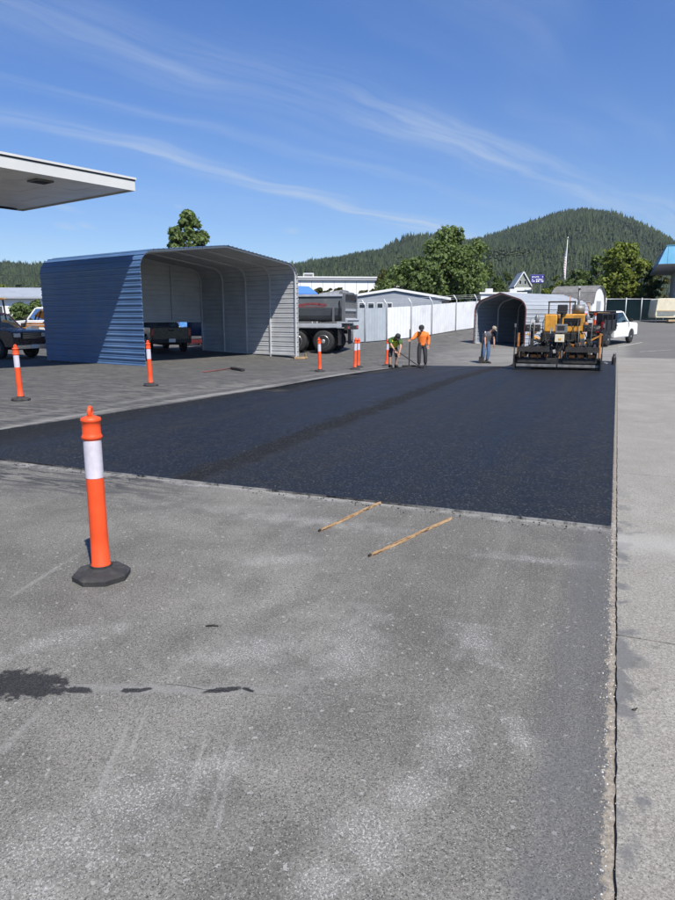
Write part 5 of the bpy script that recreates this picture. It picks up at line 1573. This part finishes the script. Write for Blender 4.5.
# small tools left on the ground right of the paver
p = gnd(605, 364.5)
t = thing('work_gloves', 'small crumpled dark gloves on the ground right of the paver', 'gloves', p, .4)
for k, (x, y) in enumerate(((-.12, 0), (.12, .05))):
    g_ = MB(); g_.loft([[Vector((x - .06, y - .04, 0)), Vector((x + .06, y - .04, 0)), Vector((x + .05, y - .03, .07)), Vector((x - .05, y - .03, .06))], [Vector((x - .09, y + .10, 0)), Vector((x + .09, y + .10, 0)), Vector((x + .07, y + .10, .10)), Vector((x - .06, y + .10, .08))], [Vector((x - .05, y + .2, 0)), Vector((x + .06, y + .2, 0)), Vector((x + .04, y + .2, .05)), Vector((x - .04, y + .2, .05))]])
    g_.build('glove', M_GREYMETAL if k else M_DKMETAL, t, .01)
p = gnd(613.5, 365)
t = thing('spray_can', 'black upright canister standing right of the paver', 'canister', p)
MB().lathe([(.085, 0), (.09, .02), (.09, .30), (.075, .35), (.03, .37), (.03, .40)], 16).build('can', M_DKMETAL, t)
MB().lathe([(.035, .40), (.035, .44), (.02, .46)], 12).build('cap', M_BLACK, t)
mb = MB(); mb.tube([(-.05, 0, .36), (-.03, 0, .50), (.05, 0, .50), (.06, 0, .36)], .012, 6); mb.build('handle', M_BLACK, t)

# ------------------------------------------------------------------ people
def skin_mesh(verts, edges, radii, root=0, sub=2):
    me = bpy.data.meshes.new('skin_tmp'); me.from_pydata(verts, edges, [])
    o = bpy.data.objects.new('skin_tmp', me); COL.objects.link(o)
    m1 = o.modifiers.new('s', 'SKIN'); m1.use_smooth_shade = True; m1.branch_smoothing = .6
    for i, sv in enumerate(me.skin_vertices[0].data):
        r = radii[i]; sv.radius = r if hasattr(r, '__len__') else (r, r); sv.use_root = (i == root)
    m2 = o.modifiers.new('ss', 'SUBSURF'); m2.levels = sub; m2.render_levels = sub
    dg = bpy.context.evaluated_depsgraph_get(); dg.update()
    ev = o.evaluated_get(dg).to_mesh()
    vs = [tuple(v.co) for v in ev.vertices]; fs = [tuple(p.vertices) for p in ev.polygons]
    o.evaluated_get(dg).to_mesh_clear()
    bpy.data.objects.remove(o); bpy.data.meshes.remove(me)
    return vs, fs
M_SKIN = mat('skin', (0.46, 0.25, 0.17), .55, var=.08, scale=8)
def person(loc, label, J, face, shirt, pants, cap, sleeves='long', vest=None, strap=None, shorts=False, scale=1.0, boots=None):
    """J: joints in metres relative to loc (axes as the world's)"""
    V_ = {k: Vector(v) for k, v in J.items()}
    root = thing('person', label, 'person', loc)
    root.scale = (scale,) * 3
    fv = Vector(face).normalized(); side = Vector((0, 0, 1)).cross(fv).normalized()
    # body
    names = ['pelvis', 'waist', 'chest', 'neck', 'jaw', 'head', 'crown']
    V_['waist'] = V_['pelvis'].lerp(V_['chest'], .5)
    V_['jaw'] = V_['neck'].lerp(V_['head'], .45) + fv * .02
    V_['crown'] = V_['head'] + (V_['head'] - V_['neck']).normalized() * .09
    order = names + ['shL', 'elL', 'haL', 'shR', 'elR', 'haR', 'hipL', 'knL', 'anL', 'hipR', 'knR', 'anR']
    idx = {k: i for i, k in enumerate(order)}
    ed = [('pelvis', 'waist'), ('waist', 'chest'), ('chest', 'neck'), ('neck', 'jaw'), ('jaw', 'head'), ('head', 'crown'), ('chest', 'shL'), ('shL', 'elL'), ('elL', 'haL'), ('chest', 'shR'), ('shR', 'elR'), ('elR', 'haR'),
          ('pelvis', 'hipL'), ('hipL', 'knL'), ('knL', 'anL'), ('pelvis', 'hipR'), ('hipR', 'knR'), ('knR', 'anR')]
    rad = dict(pelvis=(.09, .08), waist=(.085, .075), chest=(.085, .075), neck=.05, jaw=.07, head=.095, crown=.055, shL=.05, elL=.045, haL=.033, shR=.05, elR=.045, haR=.033, hipL=.09, knL=.06, anL=.04, hipR=.09, knR=.06, anR=.04)
    vs, fs = skin_mesh([V_[k] for k in order], [(idx[a], idx[b]) for a, b in ed], [rad[k] for k in order])
    b = MB(); b.add(vs, fs, 0, True)
    # nose, ears, eyes
    hd = V_['head']
    b.ball(hd + fv * .10 - Vector((0, 0, .01)), (.018, .018, .026), 8, 5)
    for s in (-1, 1):
        b.ball(hd + side * s * .095, (.014, .022, .034), 8, 5)
        b.ball(hd + fv * .088 + side * s * .034 + Vector((0, 0, .02)), .012, 6, 4, m=1)
    b.box(hd + fv * .088 - Vector((0, 0, .055)), (.045, .02, .010), m=1)
    # hands: palm and five bent fingers
    for k, el in (('haL', 'elL'), ('haR', 'elR')):
        h = V_[k]; dv = (h - V_[el]).normalized()
        nx = dv.cross(fv); nx = nx.normalized() if nx.length > .1 else side
        b.loft([[h + nx * a + fv.cross(dv).cross(dv) * c for a, c in ((-.036, -.012), (.036, -.012), (.036, .012), (-.036, .012))], [h + dv * .085 + nx * a + fv * c for a, c in ((-.042, -.012), (.042, -.012), (.042, .012), (-.042, .012))]], 0, True)
        for q in range(4):
            off = nx * (-.032 + .021 * q); ln = (.065, .075, .07, .055)[q]
            b.tube([h + dv * .08 + off, h + dv * (.08 + ln * .6) + off + fv * .012, h + dv * (.08 + ln * .85) + off + fv * .04], [.0095, .009, .007], 6)
        b.tube([h + dv * .02 + nx * .035, h + dv * .05 + nx * .06 + fv * .015, h + dv * .08 + nx * .062 + fv * .035], [.011, .010, .008], 6)
    b.build('body', [M_SKIN, M_DARKINT], root)
    # clothes
    def cloth(name, keys, edges, rr, m):
        vs, fs = skin_mesh([V_[k] for k in keys], [(keys.index(a), keys.index(c)) for a, c in edges], [rr[k] for k in keys])
        c_ = MB(); c_.add(vs, fs, 0, True); return c_.build(name, m, root)
    V_['collar'] = V_['chest'].lerp(V_['neck'], .98); V_['hem'] = V_['pelvis'].lerp(V_['chest'], -.22)
    armL = V_['elL'].lerp(V_['haL'], .92 if sleeves == 'long' else -.15) if sleeves == 'long' else V_['shL'].lerp(V_['elL'], .75)
    armR = V_['elR'].lerp(V_['haR'], .92) if sleeves == 'long' else V_['shR'].lerp(V_['elR'], .75)
    V_['cuL'], V_['cuR'] = armL, armR
    rr = dict(hem=(.19, .165), waist=(.185, .155), chest=(.20, .16), collar=(.095, .09), shL=.108, shR=.108, elL=.066, elR=.066, cuL=.052, cuR=.052)
    if sleeves == 'long':
        ks = ['waist', 'hem', 'chest', 'collar', 'shL', 'elL', 'cuL', 'shR', 'elR', 'cuR']
        es = [('hem', 'waist'), ('waist', 'chest'), ('chest', 'collar'), ('chest', 'shL'), ('shL', 'elL'), ('elL', 'cuL'), ('chest', 'shR'), ('shR', 'elR'), ('elR', 'cuR')]
    else:
        rr['cuL'] = rr['cuR'] = .085; rr['chest'] = (.225, .19); rr['collar'] = (.12, .115); rr['shL'] = rr['shR'] = .125
        ks = ['waist', 'hem', 'chest', 'collar', 'shL', 'cuL', 'shR', 'cuR']
        es = [('hem', 'waist'), ('waist', 'chest'), ('chest', 'collar'), ('chest', 'shL'), ('shL', 'cuL'), ('chest', 'shR'), ('shR', 'cuR')]
    cloth('jacket' if sleeves == 'long' else 't_shirt', ks, es, rr, shirt)
    V_['paL'] = V_['knL'].lerp(V_['anL'], .9 if not shorts else .08); V_['paR'] = V_['knR'].lerp(V_['anR'], .9 if not shorts else .08)
    V_['belt'] = V_['pelvis'].lerp(V_['waist'], .9)
    cloth('trousers', ['pelvis', 'belt', 'hipL', 'knL', 'paL', 'hipR', 'knR', 'paR'], [('belt', 'pelvis'), ('pelvis', 'hipL'), ('hipL', 'knL'), ('knL', 'paL'), ('pelvis', 'hipR'), ('hipR', 'knR'), ('knR', 'paR')],
          dict(pelvis=(.155, .13), belt=(.15, .125), hipL=.115, hipR=.115, knL=.085, knR=.085, paL=.075, paR=.075), pants)
    if vest is not None:
        V_['vtop'] = V_['chest'].lerp(V_['neck'], .55); V_['vlow'] = V_['pelvis'].lerp(V_['chest'], -.10)
        V_['vl'] = V_['chest'].lerp(V_['shL'], .8); V_['vr'] = V_['chest'].lerp(V_['shR'], .8)
        cloth('safety_vest', ['waist', 'vlow', 'chest', 'vtop', 'vl', 'vr'], [('vlow', 'waist'), ('waist', 'chest'), ('chest', 'vtop'), ('chest', 'vl'), ('chest', 'vr')], dict(vlow=(.22, .19), waist=(.215, .185), chest=(.235, .19), vtop=(.16, .13), vl=.13, vr=.13), vest)
    if strap is not None:
        sb2 = MB()
        for s in (-1, 1):
            a = V_['shL' if s < 0 else 'shR'].lerp(V_['neck'], .35) + Vector((0, 0, .06)) - fv * .10
            sb2.tube([a, V_['chest'].lerp(V_['pelvis'], .3) - fv * .17 + side * s * .03, V_['waist'] - fv * .16 + side * s * .1], .025, 6)
        sb2.build('reflective_strap', strap, root)
    for k in ('L', 'R'):
        a = V_['an' + k]
        bt = MB(); up = Vector((0, 0, 1))
        base = Vector((a.x, a.y, 0))
        def ring(d0, w, h0, h1): return [base + fv * d0 - side * w + up * h0, base + fv * d0 + side * w + up * h0, base + fv * d0 + side * w * .85 + up * h1, base + fv * d0 - side * w * .85 + up * h1]
        bt.loft([ring(-.09, .038, 0, .13), ring(-.03, .048, 0, .15), ring(.06, .052, 0, .11), ring(.15, .050, 0, .075), ring(.20, .030, .0, .045)], 0, True)
        bt.build('boot', boots or M_BLACK, root)
    # cap with brim
    up = (V_['head'] - V_['neck']).normalized()
    up = (up + Vector((0, 0, 1)) * .6).normalized()
    Mq = up.to_track_quat('Z', 'Y').to_matrix()
    cp_ = MB()
    Mc = Mq
    prof = [(.106, -.005), (.109, .03), (.098, .075), (.06, .108), (.012, .118)]
    tmp = MB(); tmp.lathe(prof, 16, 0, Mc)
    cp_.add([Vector(v) + hd + up * .028 for v in tmp.v], tmp.f, 0, True)
    f2 = (fv - up * fv.dot(up)).normalized(); s2 = up.cross(f2)
    cc_ = hd + up * .03
    cp_.loft([[cc_ + f2 * .09 + s2 * w * .09 + up * h for w, h in ((-1, 0), (1, 0), (1, .012), (-1, .012))], [cc_ + f2 * .17 + s2 * w * .06 - up * .018 + up * h for w, h in ((-1, 0), (1, 0), (1, .008), (-1, .008))]])
    cp_.build('cap', cap, root)
    hr_ = MB(); hr_.ball(hd - f2 * .045 + up * .008, (.074, .074, .07), 12, 6); hr_.build('hair', mat('dark_hair', (0.03, 0.02, 0.015), .7), root)
    return root
M_HIVIS = mat('hi_vis_orange_cloth', (0.86, 0.20, 0.03), .8, var=.12, scale=9)
M_DENIM = mat('blue_denim', (0.07, 0.13, 0.24), .85, var=.25, scale=14)
M_CHAR = mat('charcoal_work_cloth', (0.035, 0.035, 0.04), .85, var=.25, scale=12)
M_GREENSH = mat('olive_green_cloth', (0.05, 0.11, 0.03), .85, var=.2, scale=12)
M_YVEST = mat('lime_yellow_vest', (0.62, 0.68, 0.06), .75, var=.12, scale=9)
M_TEE = mat('grey_tshirt', (0.10, 0.10, 0.11), .85, var=.2, scale=12)
M_CAPG = mat('tan_camo_cap', (0.30, 0.26, 0.20), .85, var=.5, scale=30)
M_CAPB = mat('black_cap', (0.02, 0.02, 0.022), .8, var=.2)
o1 = gnd(421.5, 367.3)
person(o1, 'worker in an orange hoodie and dark cap holding an upright rake', dict(pelvis=(0, 0, .88), chest=(-.01, -.04, 1.24), neck=(-.03, -.06, 1.40), head=(-.05, -.13, 1.50), shL=(-.20, -.03, 1.33), elL=(-.34, -.15, 1.15), haL=(-.47, -.24, 1.08),
       shR=(.18, -.03, 1.33), elR=(.26, .02, 1.06), haR=(.24, -.08, .84), hipL=(-.10, 0, .84), knL=(-.11, -.03, .47), anL=(-.10, .02, .09), hipR=(.10, 0, .84), knR=(.14, -.04, .47), anR=(.15, .03, .09)), (-.25, -1, 0), M_HIVIS, M_CHAR, M_CAPB, scale=.97)
rk = thing('asphalt_rake', 'rake standing upright in the hand of the orange hooded worker', 'rake', gnd(409, 367) )
hb = o1 + Vector((-.50, -.30, 1.12)) - rk.location
mb = MB(); mb.tube([(0, 0, .02), (hb.x, hb.y, 1.45)], .018, 8); mb.build('handle', M_DKMETAL, rk)
MB().box((0, -.02, .04), (.55, .05, .07)).build('head', M_DKMETAL, rk, .005)
for k in range(9): MB().box((-.24 + k * .06, -.05, .03), (.012, .07, .012)).build('tine', M_DKMETAL, rk)
o2 = gnd(393.5, 367.8)
person(o2, 'worker in a lime yellow vest bent over a rake beside the delineator', dict(pelvis=(-.02, .16, .82), chest=(.03, -.10, 1.10), neck=(.08, -.25, 1.19), head=(.11, -.36, 1.22), shL=(-.17, -.10, 1.10), elL=(-.12, -.33, .88), haL=(.02, -.42, .70),
       shR=(.22, -.14, 1.10), elR=(.24, -.38, .84), haR=(.17, -.47, .58), hipL=(-.11, .15, .78), knL=(-.14, .02, .46), anL=(-.13, .06, .09), hipR=(.09, .15, .78), knR=(.11, -.02, .46), anR=(.10, .03, .09)), (.35, -1, 0), M_GREENSH, M_CHAR, M_CAPB, sleeves='short', vest=M_YVEST, shorts=True, scale=.94)
rk = thing('asphalt_lute', 'long lute slanting from the hands of the bent worker to the ground', 'rake', o2)
mb = MB(); mb.tube([(-.10, -.34, .80), (.02, -.40, .69), (.95, -.60, .05)], .017, 8); mb.build('handle', M_DKMETAL, rk)
MB().box((.97, -.60, .035), (.10, .75, .07), (0, 0, .25)).build('blade', M_DKMETAL, rk, .005)
o3 = gnd(484.5, 363.3)
person(o3, 'worker in a grey tee, jeans and tan cap stooping beside the paver', dict(pelvis=(.05, .04, .90), chest=(.14, -.03, 1.25), neck=(.21, -.08, 1.41), head=(.31, -.13, 1.49), shL=(-.03, -.12, 1.29), elL=(-.07, -.22, 1.04), haL=(-.06, -.28, .80),
       shR=(.32, .05, 1.28), elR=(.37, -.04, 1.02), haR=(.36, -.12, .79), hipL=(-.04, .04, .86), knL=(-.06, -.02, .48), anL=(-.09, .05, .09), hipR=(.14, .04, .86), knR=(.15, -.04, .48), anR=(.10, .02, .09)), (.85, -.55, 0), M_TEE, M_DENIM, M_CAPG, sleeves='short', strap=M_SHEET, scale=.99)
sp_ = thing('shovel', 'dark long handled shovel upright beside the stooping worker', 'shovel', o3 + Vector((-.17, -.12, 0)))
mb = MB(); mb.tube([(-.02, 0, .25), (.03, 0, 1.28)], .018, 8); mb.build('handle', M_DKMETAL, sp_)
MB().prism([(-.11, .28), (-.12, .06), (0, .0), (.12, .06), (.11, .28), (0, .32)], -.012, .012).build('blade', M_DKMETAL, sp_)
MB().box((.03, 0, 1.30), (.14, .03, .03)).build('grip', M_BLACK, sp_, .008)

# ------------------------------------------------------------------ trees
def leaf_mesh(name, lobes, n, size, m, parent, seed=1, droop=0.0, kind=None):
    r = np.random.default_rng(seed)
    C = np.array([l[0] for l in lobes], float); Rr = np.array([l[1] for l in lobes], float)
    wgt = (Rr[:, 0] * Rr[:, 1] * Rr[:, 2]) ** (2 / 3); wgt /= wgt.sum()
    k = r.choice(len(lobes), n, p=wgt)
    dr = r.normal(size=(n, 3)); dr /= np.linalg.norm(dr, axis=1)[:, None]
    dr[:, 2] = np.where(dr[:, 2] < -.5, -dr[:, 2], dr[:, 2])
    rad = .28 + .85 * r.random(n) ** .7 + np.where(r.random(n) < .16, r.random(n) * .55, 0)
    P_ = C[k] + dr * Rr[k] * rad[:, None]
    nrm = dr + r.normal(size=(n, 3)) * .55; nrm /= np.linalg.norm(nrm, axis=1)[:, None]
    a = np.cross(nrm, r.normal(size=(n, 3))); a /= np.linalg.norm(a, axis=1)[:, None]
    b = np.cross(nrm, a)
    sz = size * (.55 + .9 * r.random(n))[:, None]
    e = r.uniform(.55, .9, n)[:, None]
    bend = nrm * sz * .25
    V4 = np.stack([P_ - a * sz, P_ - b * sz * e + bend, P_ + a * sz, P_ + b * sz * e + bend], 1).reshape(-1, 3)
    me = bpy.data.meshes.new(name)
    me.vertices.add(4 * n); me.vertices.foreach_set('co', V4.astype(np.float32).ravel())
    me.loops.add(4 * n); me.loops.foreach_set('vertex_index', np.arange(4 * n, dtype=np.int32))
    me.polygons.add(n); me.polygons.foreach_set('loop_start', np.arange(0, 4 * n, 4, dtype=np.int32)); me.polygons.foreach_set('loop_total', np.full(n, 4, dtype=np.int32))
    me.update(calc_edges=True); me.validate()
    me.materials.append(m)
    o = bpy.data.objects.new(name, me); COL.objects.link(o)
    if parent is not None: o.parent = parent
    return o
M_BARK = mat('grey_brown_bark', (0.11, 0.085, 0.065), .9, var=.3, scale=4, bump=.5, bscale=12)
L_DEC = leaf_mat('maple_leaves', (0.066, 0.104, 0.032), (0.205, 0.270, 0.095))
L_BRIGHT = leaf_mat('bright_leaves', (0.090, 0.125, 0.022), (0.28, 0.32, 0.07))
L_DARK = leaf_mat('dark_leaves', (0.044, 0.070, 0.024), (0.130, 0.172, 0.062))
L_OLIVE = leaf_mat('olive_hedge_leaves', (0.045, 0.05, 0.012), (0.13, 0.12, 0.035))
def tree(u, y, top_v, width_px, label, leaf, shape='round', n=7000, seed=1, base_frac=.12, size=.20, lobes_n=26, name='broadleaf_tree', group=None):
    p = gnd_u(u, y) if y < 140 else Vector(((u - 337.5) / F * y, y, gz(0, y)))
    H = at(u, top_v, y).z - p.z
    W = width_px / F * y / 2
    r = random.Random(seed)
    root = thing(name, label, 'tree' if name.endswith('tree') else 'shrub', p, 0, group)
    lobes = []
    for i in range(lobes_n):
        f = (i + .5) / lobes_n
        z = base_frac + (1 - base_frac) * f
        if shape == 'round': prof = math.sin(math.pi * min(1, max(.05, (z - base_frac) / (1 - base_frac) * .88 + .12))) ** .6
        elif shape == 'spire': prof = (1 - z) ** .75 * 1.35 + .05
        elif shape == 'cone': prof = (1 - z) ** .8 * 1.15 + .06
        else: prof = (math.sin(math.pi * (.2 + .75 * z))) ** .8
        a = i * 2.4 + r.random(); rr = W * prof * math.sqrt(r.random()) * r.uniform(.85, 1.05)
        lr = W * (.46 if name == 'shrub' else .27 if shape in ('round', 'oval') else .15) * r.choice((.45, .6, .8, 1.0, 1.3)) * (.55 + .45 * prof)
        lz = min(H * z, H - lr * .6)
        lobes.append(((rr * math.cos(a), rr * math.sin(a) * .9, lz), (lr, lr, lr * r.uniform(.7, 1.0))))
    leaf_mesh('crown', lobes, n, size, leaf, root, seed)
    tk = MB(); tr_ = max(.08, W * .06)
    tk.tube([(0, 0, -.4), (tr_ * .3, 0, H * .35), (0, tr_ * .3, H * .85)], [tr_, tr_ * .7, tr_ * .15], 9)
    tko = tk.build('trunk', M_BARK, root)
    for i in range(0, lobes_n, 3):
        c = Vector(lobes[i][0]); z0 = max(.2, c.z * .6)
        lb = MB(); lb.tube([(0, 0, z0), (c.x * .5, c.y * .5, (z0 + c.z) / 2 + .1), tuple(c)], [tr_ * .4, tr_ * .25, tr_ * .08], 6); lb.build('limb', M_BARK, tko)
    return root
tree(192, 78, 211, 66, 'upright broadleaf tree rising behind the blue carport roof', L_DEC, 'spire', 16000, 3, .3, .20, 110)
tree(449, 92, 229, 74, 'tallest rounded broadleaf tree behind the white fence', L_DEC, 'round', 17000, 5, .05, .20, 90)
tree(415, 88, 261, 62, 'lower spreading broadleaf tree just left of the tallest one', L_DEC, 'round', 11000, 8, .02, .19, 64)
tree(486, 96, 262, 34, 'small broadleaf tree on the right flank of the tallest tree', L_DARK, 'round', 4000, 9, .02, .20, 20)
tree(618, 84, 244, 50, 'pointed bright green tree left of the blue roofed building', L_BRIGHT, 'oval', 11000, 12, .02, .18, 70)
tree(640, 90, 262, 34, 'darker tree tucked beside the blue roofed building', L_DARK, 'oval', 6000, 13, .02, .19, 44)
tree(594, 92, 257, 34, 'olive green tree between the flagpole and the pointed tree', L_DEC, 'oval', 6000, 14, .02, .19, 44)
tree(575, 98, 271, 34, 'low round tree behind the barn shaped shed', L_DARK, 'round', 5000, 15, .02, .19, 40)
tree(553, 96, 276, 26, 'low bright green bush right of the roadside sign', L_BRIGHT, 'round', 3000, 16, .02, .18, 16)
tree(652, 100, 270, 30, 'tree with tan tips partly behind the blue roof overhang', L_OLIVE, 'oval', 3000, 17, .02, .2, 18)
tree(502, 150, 272, 30, 'dark round tree left of the gabled house', L_DARK, 'round', 3000, 18, .02, .3, 18)
tree(383, 130, 269, 34, 'yellowish tree left of the spreading tree, above the white annex', L_OLIVE, 'round', 3000, 19, .02, .28, 18)
tree(8, 100, 286, 42, 'bright green tree above the low white building at left', L_BRIGHT, 'round', 4000, 20, .02, .2, 20)
tree(34, 104, 291, 34, 'second bright green tree, nearer the carport, above the low white building', L_BRIGHT, 'round', 3000, 21, .02, .2, 18)
# shrubs and hedge
def shrub(u, y, top_v, wpx, label, leaf, seed, n=1400, group=None):
    return tree(u, y, top_v, wpx, label, leaf, 'round', n, seed, .0, .13, 14, 'shrub', group)
shrub(22, 66, 305, 22, 'round bush before the low white building, left of the pair', L_DEC, 31, 3000)
shrub(38, 64, 301, 20, 'taller bush against the carport edge at the left', L_DEC, 32, 3000)
for i, (u, lab) in enumerate(((319, 'leftmost olive bush of the hedge behind the dump truck'), (329, 'second olive bush of the hedge behind the dump truck'), (339, 'olive bush behind the dump truck tailgate'),
                              (364, 'olive bush right of the dump truck, above the grey fence'), (376, 'olive bush left of the workshop roof peak'), (388, 'olive bush above the workshop roof peak'), (400, 'olive bush above the right slope of the workshop roof'))):
    shrub(u, 68, 288.5 if i < 3 else 290.5, 17, lab, L_OLIVE, 40 + i, 2200, 'olive hedge bushes')

# ------------------------------------------------------------------ forested hill
prof_u = [-700, -400, -200, 0, 45, 120, 200, 286, 300, 340, 380, 400, 430, 470, 500, 530, 555, 583, 610, 640, 660, 675, 720, 800, 900, 1100, 1500]
prof_v = [272, 268, 262, 264, 267, 268, 268, 264, 263, 257.5, 250, 247, 242, 240, 231.5, 222, 213.5, 209.5, 213, 226, 236, 243, 254, 262, 264, 268, 272]
YR, Y0 = 1700.0, 480.0
def vnoise(x, y, seed=0):
    def h(i, j): return (np.sin(i * 127.1 + j * 311.7 + seed * 17.3) * 43758.5453) % 1.0
    xi, yi = np.floor(x), np.floor(y); xf, yf = x - xi, y - yi
    xf = xf * xf * (3 - 2 * xf); yf = yf * yf * (3 - 2 * yf)
    return (h(xi, yi) * (1 - xf) + h(xi + 1, yi) * xf) * (1 - yf) + (h(xi, yi + 1) * (1 - xf) + h(xi + 1, yi + 1) * xf) * yf
def hill_z(u, y):
    u = np.asarray(u, float); y = np.asarray(y, float)
    v = np.interp(u, prof_u, prof_v)
    b = (450 - v) / F
    tz = (-sp + b * cp) / (cp + b * sp)
    zr = CAM_H + tz * YR - 10
    t = np.clip((y - Y0) / (YR - Y0), 0, 1)
    s = .35 * t + .65 * t * t * (3 - 2 * t)
    z = zr * s
    x = (u - 337.5) / F * y
    n1 = vnoise(x / 170 + 5, y / 260, 1) - .5; n2 = vnoise(x / 70, y / 90 + 3, 2) - .5
    z = z + (n1 * 60 + n2 * 18) * np.sin(np.pi * np.clip(t, 0, 1)) * np.clip(zr / 150, .25, 1)
    back = np.clip((y - YR) / 900, 0, 1)
    z = z * (1 - back * back * (3 - 2 * back))
    return z
us = np.linspace(-700, 1500, 150); ys = np.concatenate([np.linspace(Y0, YR, 46), np.linspace(YR + 60, YR + 950, 12)])
UU, YY = np.meshgrid(us, ys); ZZ = hill_z(UU, YY) - .5; XX = (UU - 337.5) / F * YY / 1.042
hb = MB(); nx_ = len(us)
hb.add(np.stack([XX, YY, ZZ], -1).reshape(-1, 3).tolist(), [(i * nx_ + j, i * nx_ + j + 1, (i + 1) * nx_ + j + 1, (i + 1) * nx_ + j) for i in range(len(ys) - 1) for j in range(nx_ - 1)], 0, True)
tag(hb.build('hill', mat('forest_floor', (0.026, 0.034, 0.016), .95, var=.4, scale=.01)), kind='structure')
NT_ = 80000
r_ = np.random.default_rng(21)
tu = r_.uniform(-650, 1450, NT_ * 2); ty = Y0 + 60 + (YR + 90 - Y0 - 60) * r_.random(NT_ * 2) ** .75
inv = (tu > -120) & (tu < 800)
keep = inv | (r_.random(NT_ * 2) < .22)
tu, ty = tu[keep][:NT_], ty[keep][:NT_]
tz_ = hill_z(tu, ty); tx = (tu - 337.5) / F * ty / 1.042
nT = len(tu)
hgt = (5 + 10 * r_.random(nT) ** 1.5) * np.where(r_.random(nT) < .05, 1.25, 1); rd = (1.5 + hgt * .10) * r_.uniform(.8, 1.35, nT)
decid = (vnoise(tx / 90, ty / 120, 7) + .35 * (1 - np.clip((ty - Y0) / 700, 0, 1)) + r_.uniform(-.15, .15, nT)) > .88
hgt = hgt * (.65 + .6 * vnoise(tx / 60, ty / 80, 11))
hgt = np.where(decid, hgt * .62, hgt); rd = np.where(decid, hgt * .42, rd)
def forest(name, sel, mat_, label, tiers):
    n = int(sel.sum()); X, Y, Z, Hh, Rd = tx[sel], ty[sel], tz_[sel], hgt[sel], rd[sel]
    K = 6; allv = []; faces = []; base = 0
    rot = r_.uniform(0, 6.28, n)
    for (z0, z1, rs) in tiers:
        vv = np.zeros((n, K + 1, 3))
        for k in range(K):
            a = rot + 2 * np.pi * k / K; jr_ = r_.uniform(.7, 1.25, n)
            vv[:, k, 0] = X + np.cos(a) * Rd * rs * jr_; vv[:, k, 1] = Y + np.sin(a) * Rd * rs * jr_; vv[:, k, 2] = Z + Hh * (z0 + r_.uniform(-.05, .05, n))
        vv[:, K, 0] = X; vv[:, K, 1] = Y; vv[:, K, 2] = Z + Hh * z1
        ids = base + np.arange(n)[:, None, None] * (K + 1) + np.array([[k, (k + 1) % K, K] for k in range(K)])[None]
        allv.append(vv.reshape(-1, 3)); faces.append(ids.reshape(-1, 3)); base += n * (K + 1)
    V3 = np.concatenate(allv); Fc = np.concatenate(faces)
    me = bpy.data.meshes.new(name); nf = len(Fc)
    me.vertices.add(len(V3)); me.vertices.foreach_set('co', V3.astype(np.float32).ravel())
    me.loops.add(nf * 3); me.loops.foreach_set('vertex_index', Fc.astype(np.int32).ravel())
    me.polygons.add(nf); me.polygons.foreach_set('loop_start', np.arange(0, nf * 3, 3, dtype=np.int32)); me.polygons.foreach_set('loop_total', np.full(nf, 3, dtype=np.int32))
    me.update(calc_edges=True)
    me.materials.append(mat_)
    o = bpy.data.objects.new(name, me); COL.objects.link(o)
    tag(o, label, 'forest', kind='stuff')
L_FIR = leaf_mat('fir_needles', (0.005, 0.012, 0.006), (0.050, 0.070, 0.026), .007, .05)
L_OAK = leaf_mat('hill_oak_leaves', (0.030, 0.045, 0.018), (0.095, 0.110, 0.045), .006, .1)
forest('conifer_forest', ~decid, L_FIR, 'dark conifer forest covering the hill behind the yard', ((.06, .62, 1.0), (.34, 1.0, .66)))
forest('oak_woodland', decid, L_OAK, 'paler broadleaf woodland patches on the lower hillside', ((.25, 1.0, 1.0), (.75, .02, 1.0)))

# ------------------------------------------------------------------ thin summer haze
hz_ = MB().box((0, 1300, 200), (7200, 2900, 404))
hm = bpy.data.materials.new('thin_haze'); hm.use_nodes = True
ht = NT(hm.node_tree); ht.n.clear()
pvn = ht.node('ShaderNodeVolumePrincipled')
pvn.inputs['Color'].default_value = (0.72, 0.84, 1.0, 1)
pvn.inputs['Density'].default_value = 0.00006
pvn.inputs['Anisotropy'].default_value = 0.2
ho = ht.node('ShaderNodeOutputMaterial'); ht.l.new(pvn.outputs[0], ho.inputs['Volume'])
tag(hz_.build('haze', hm), 'thin blue summer haze over the valley', 'haze', kind='stuff')
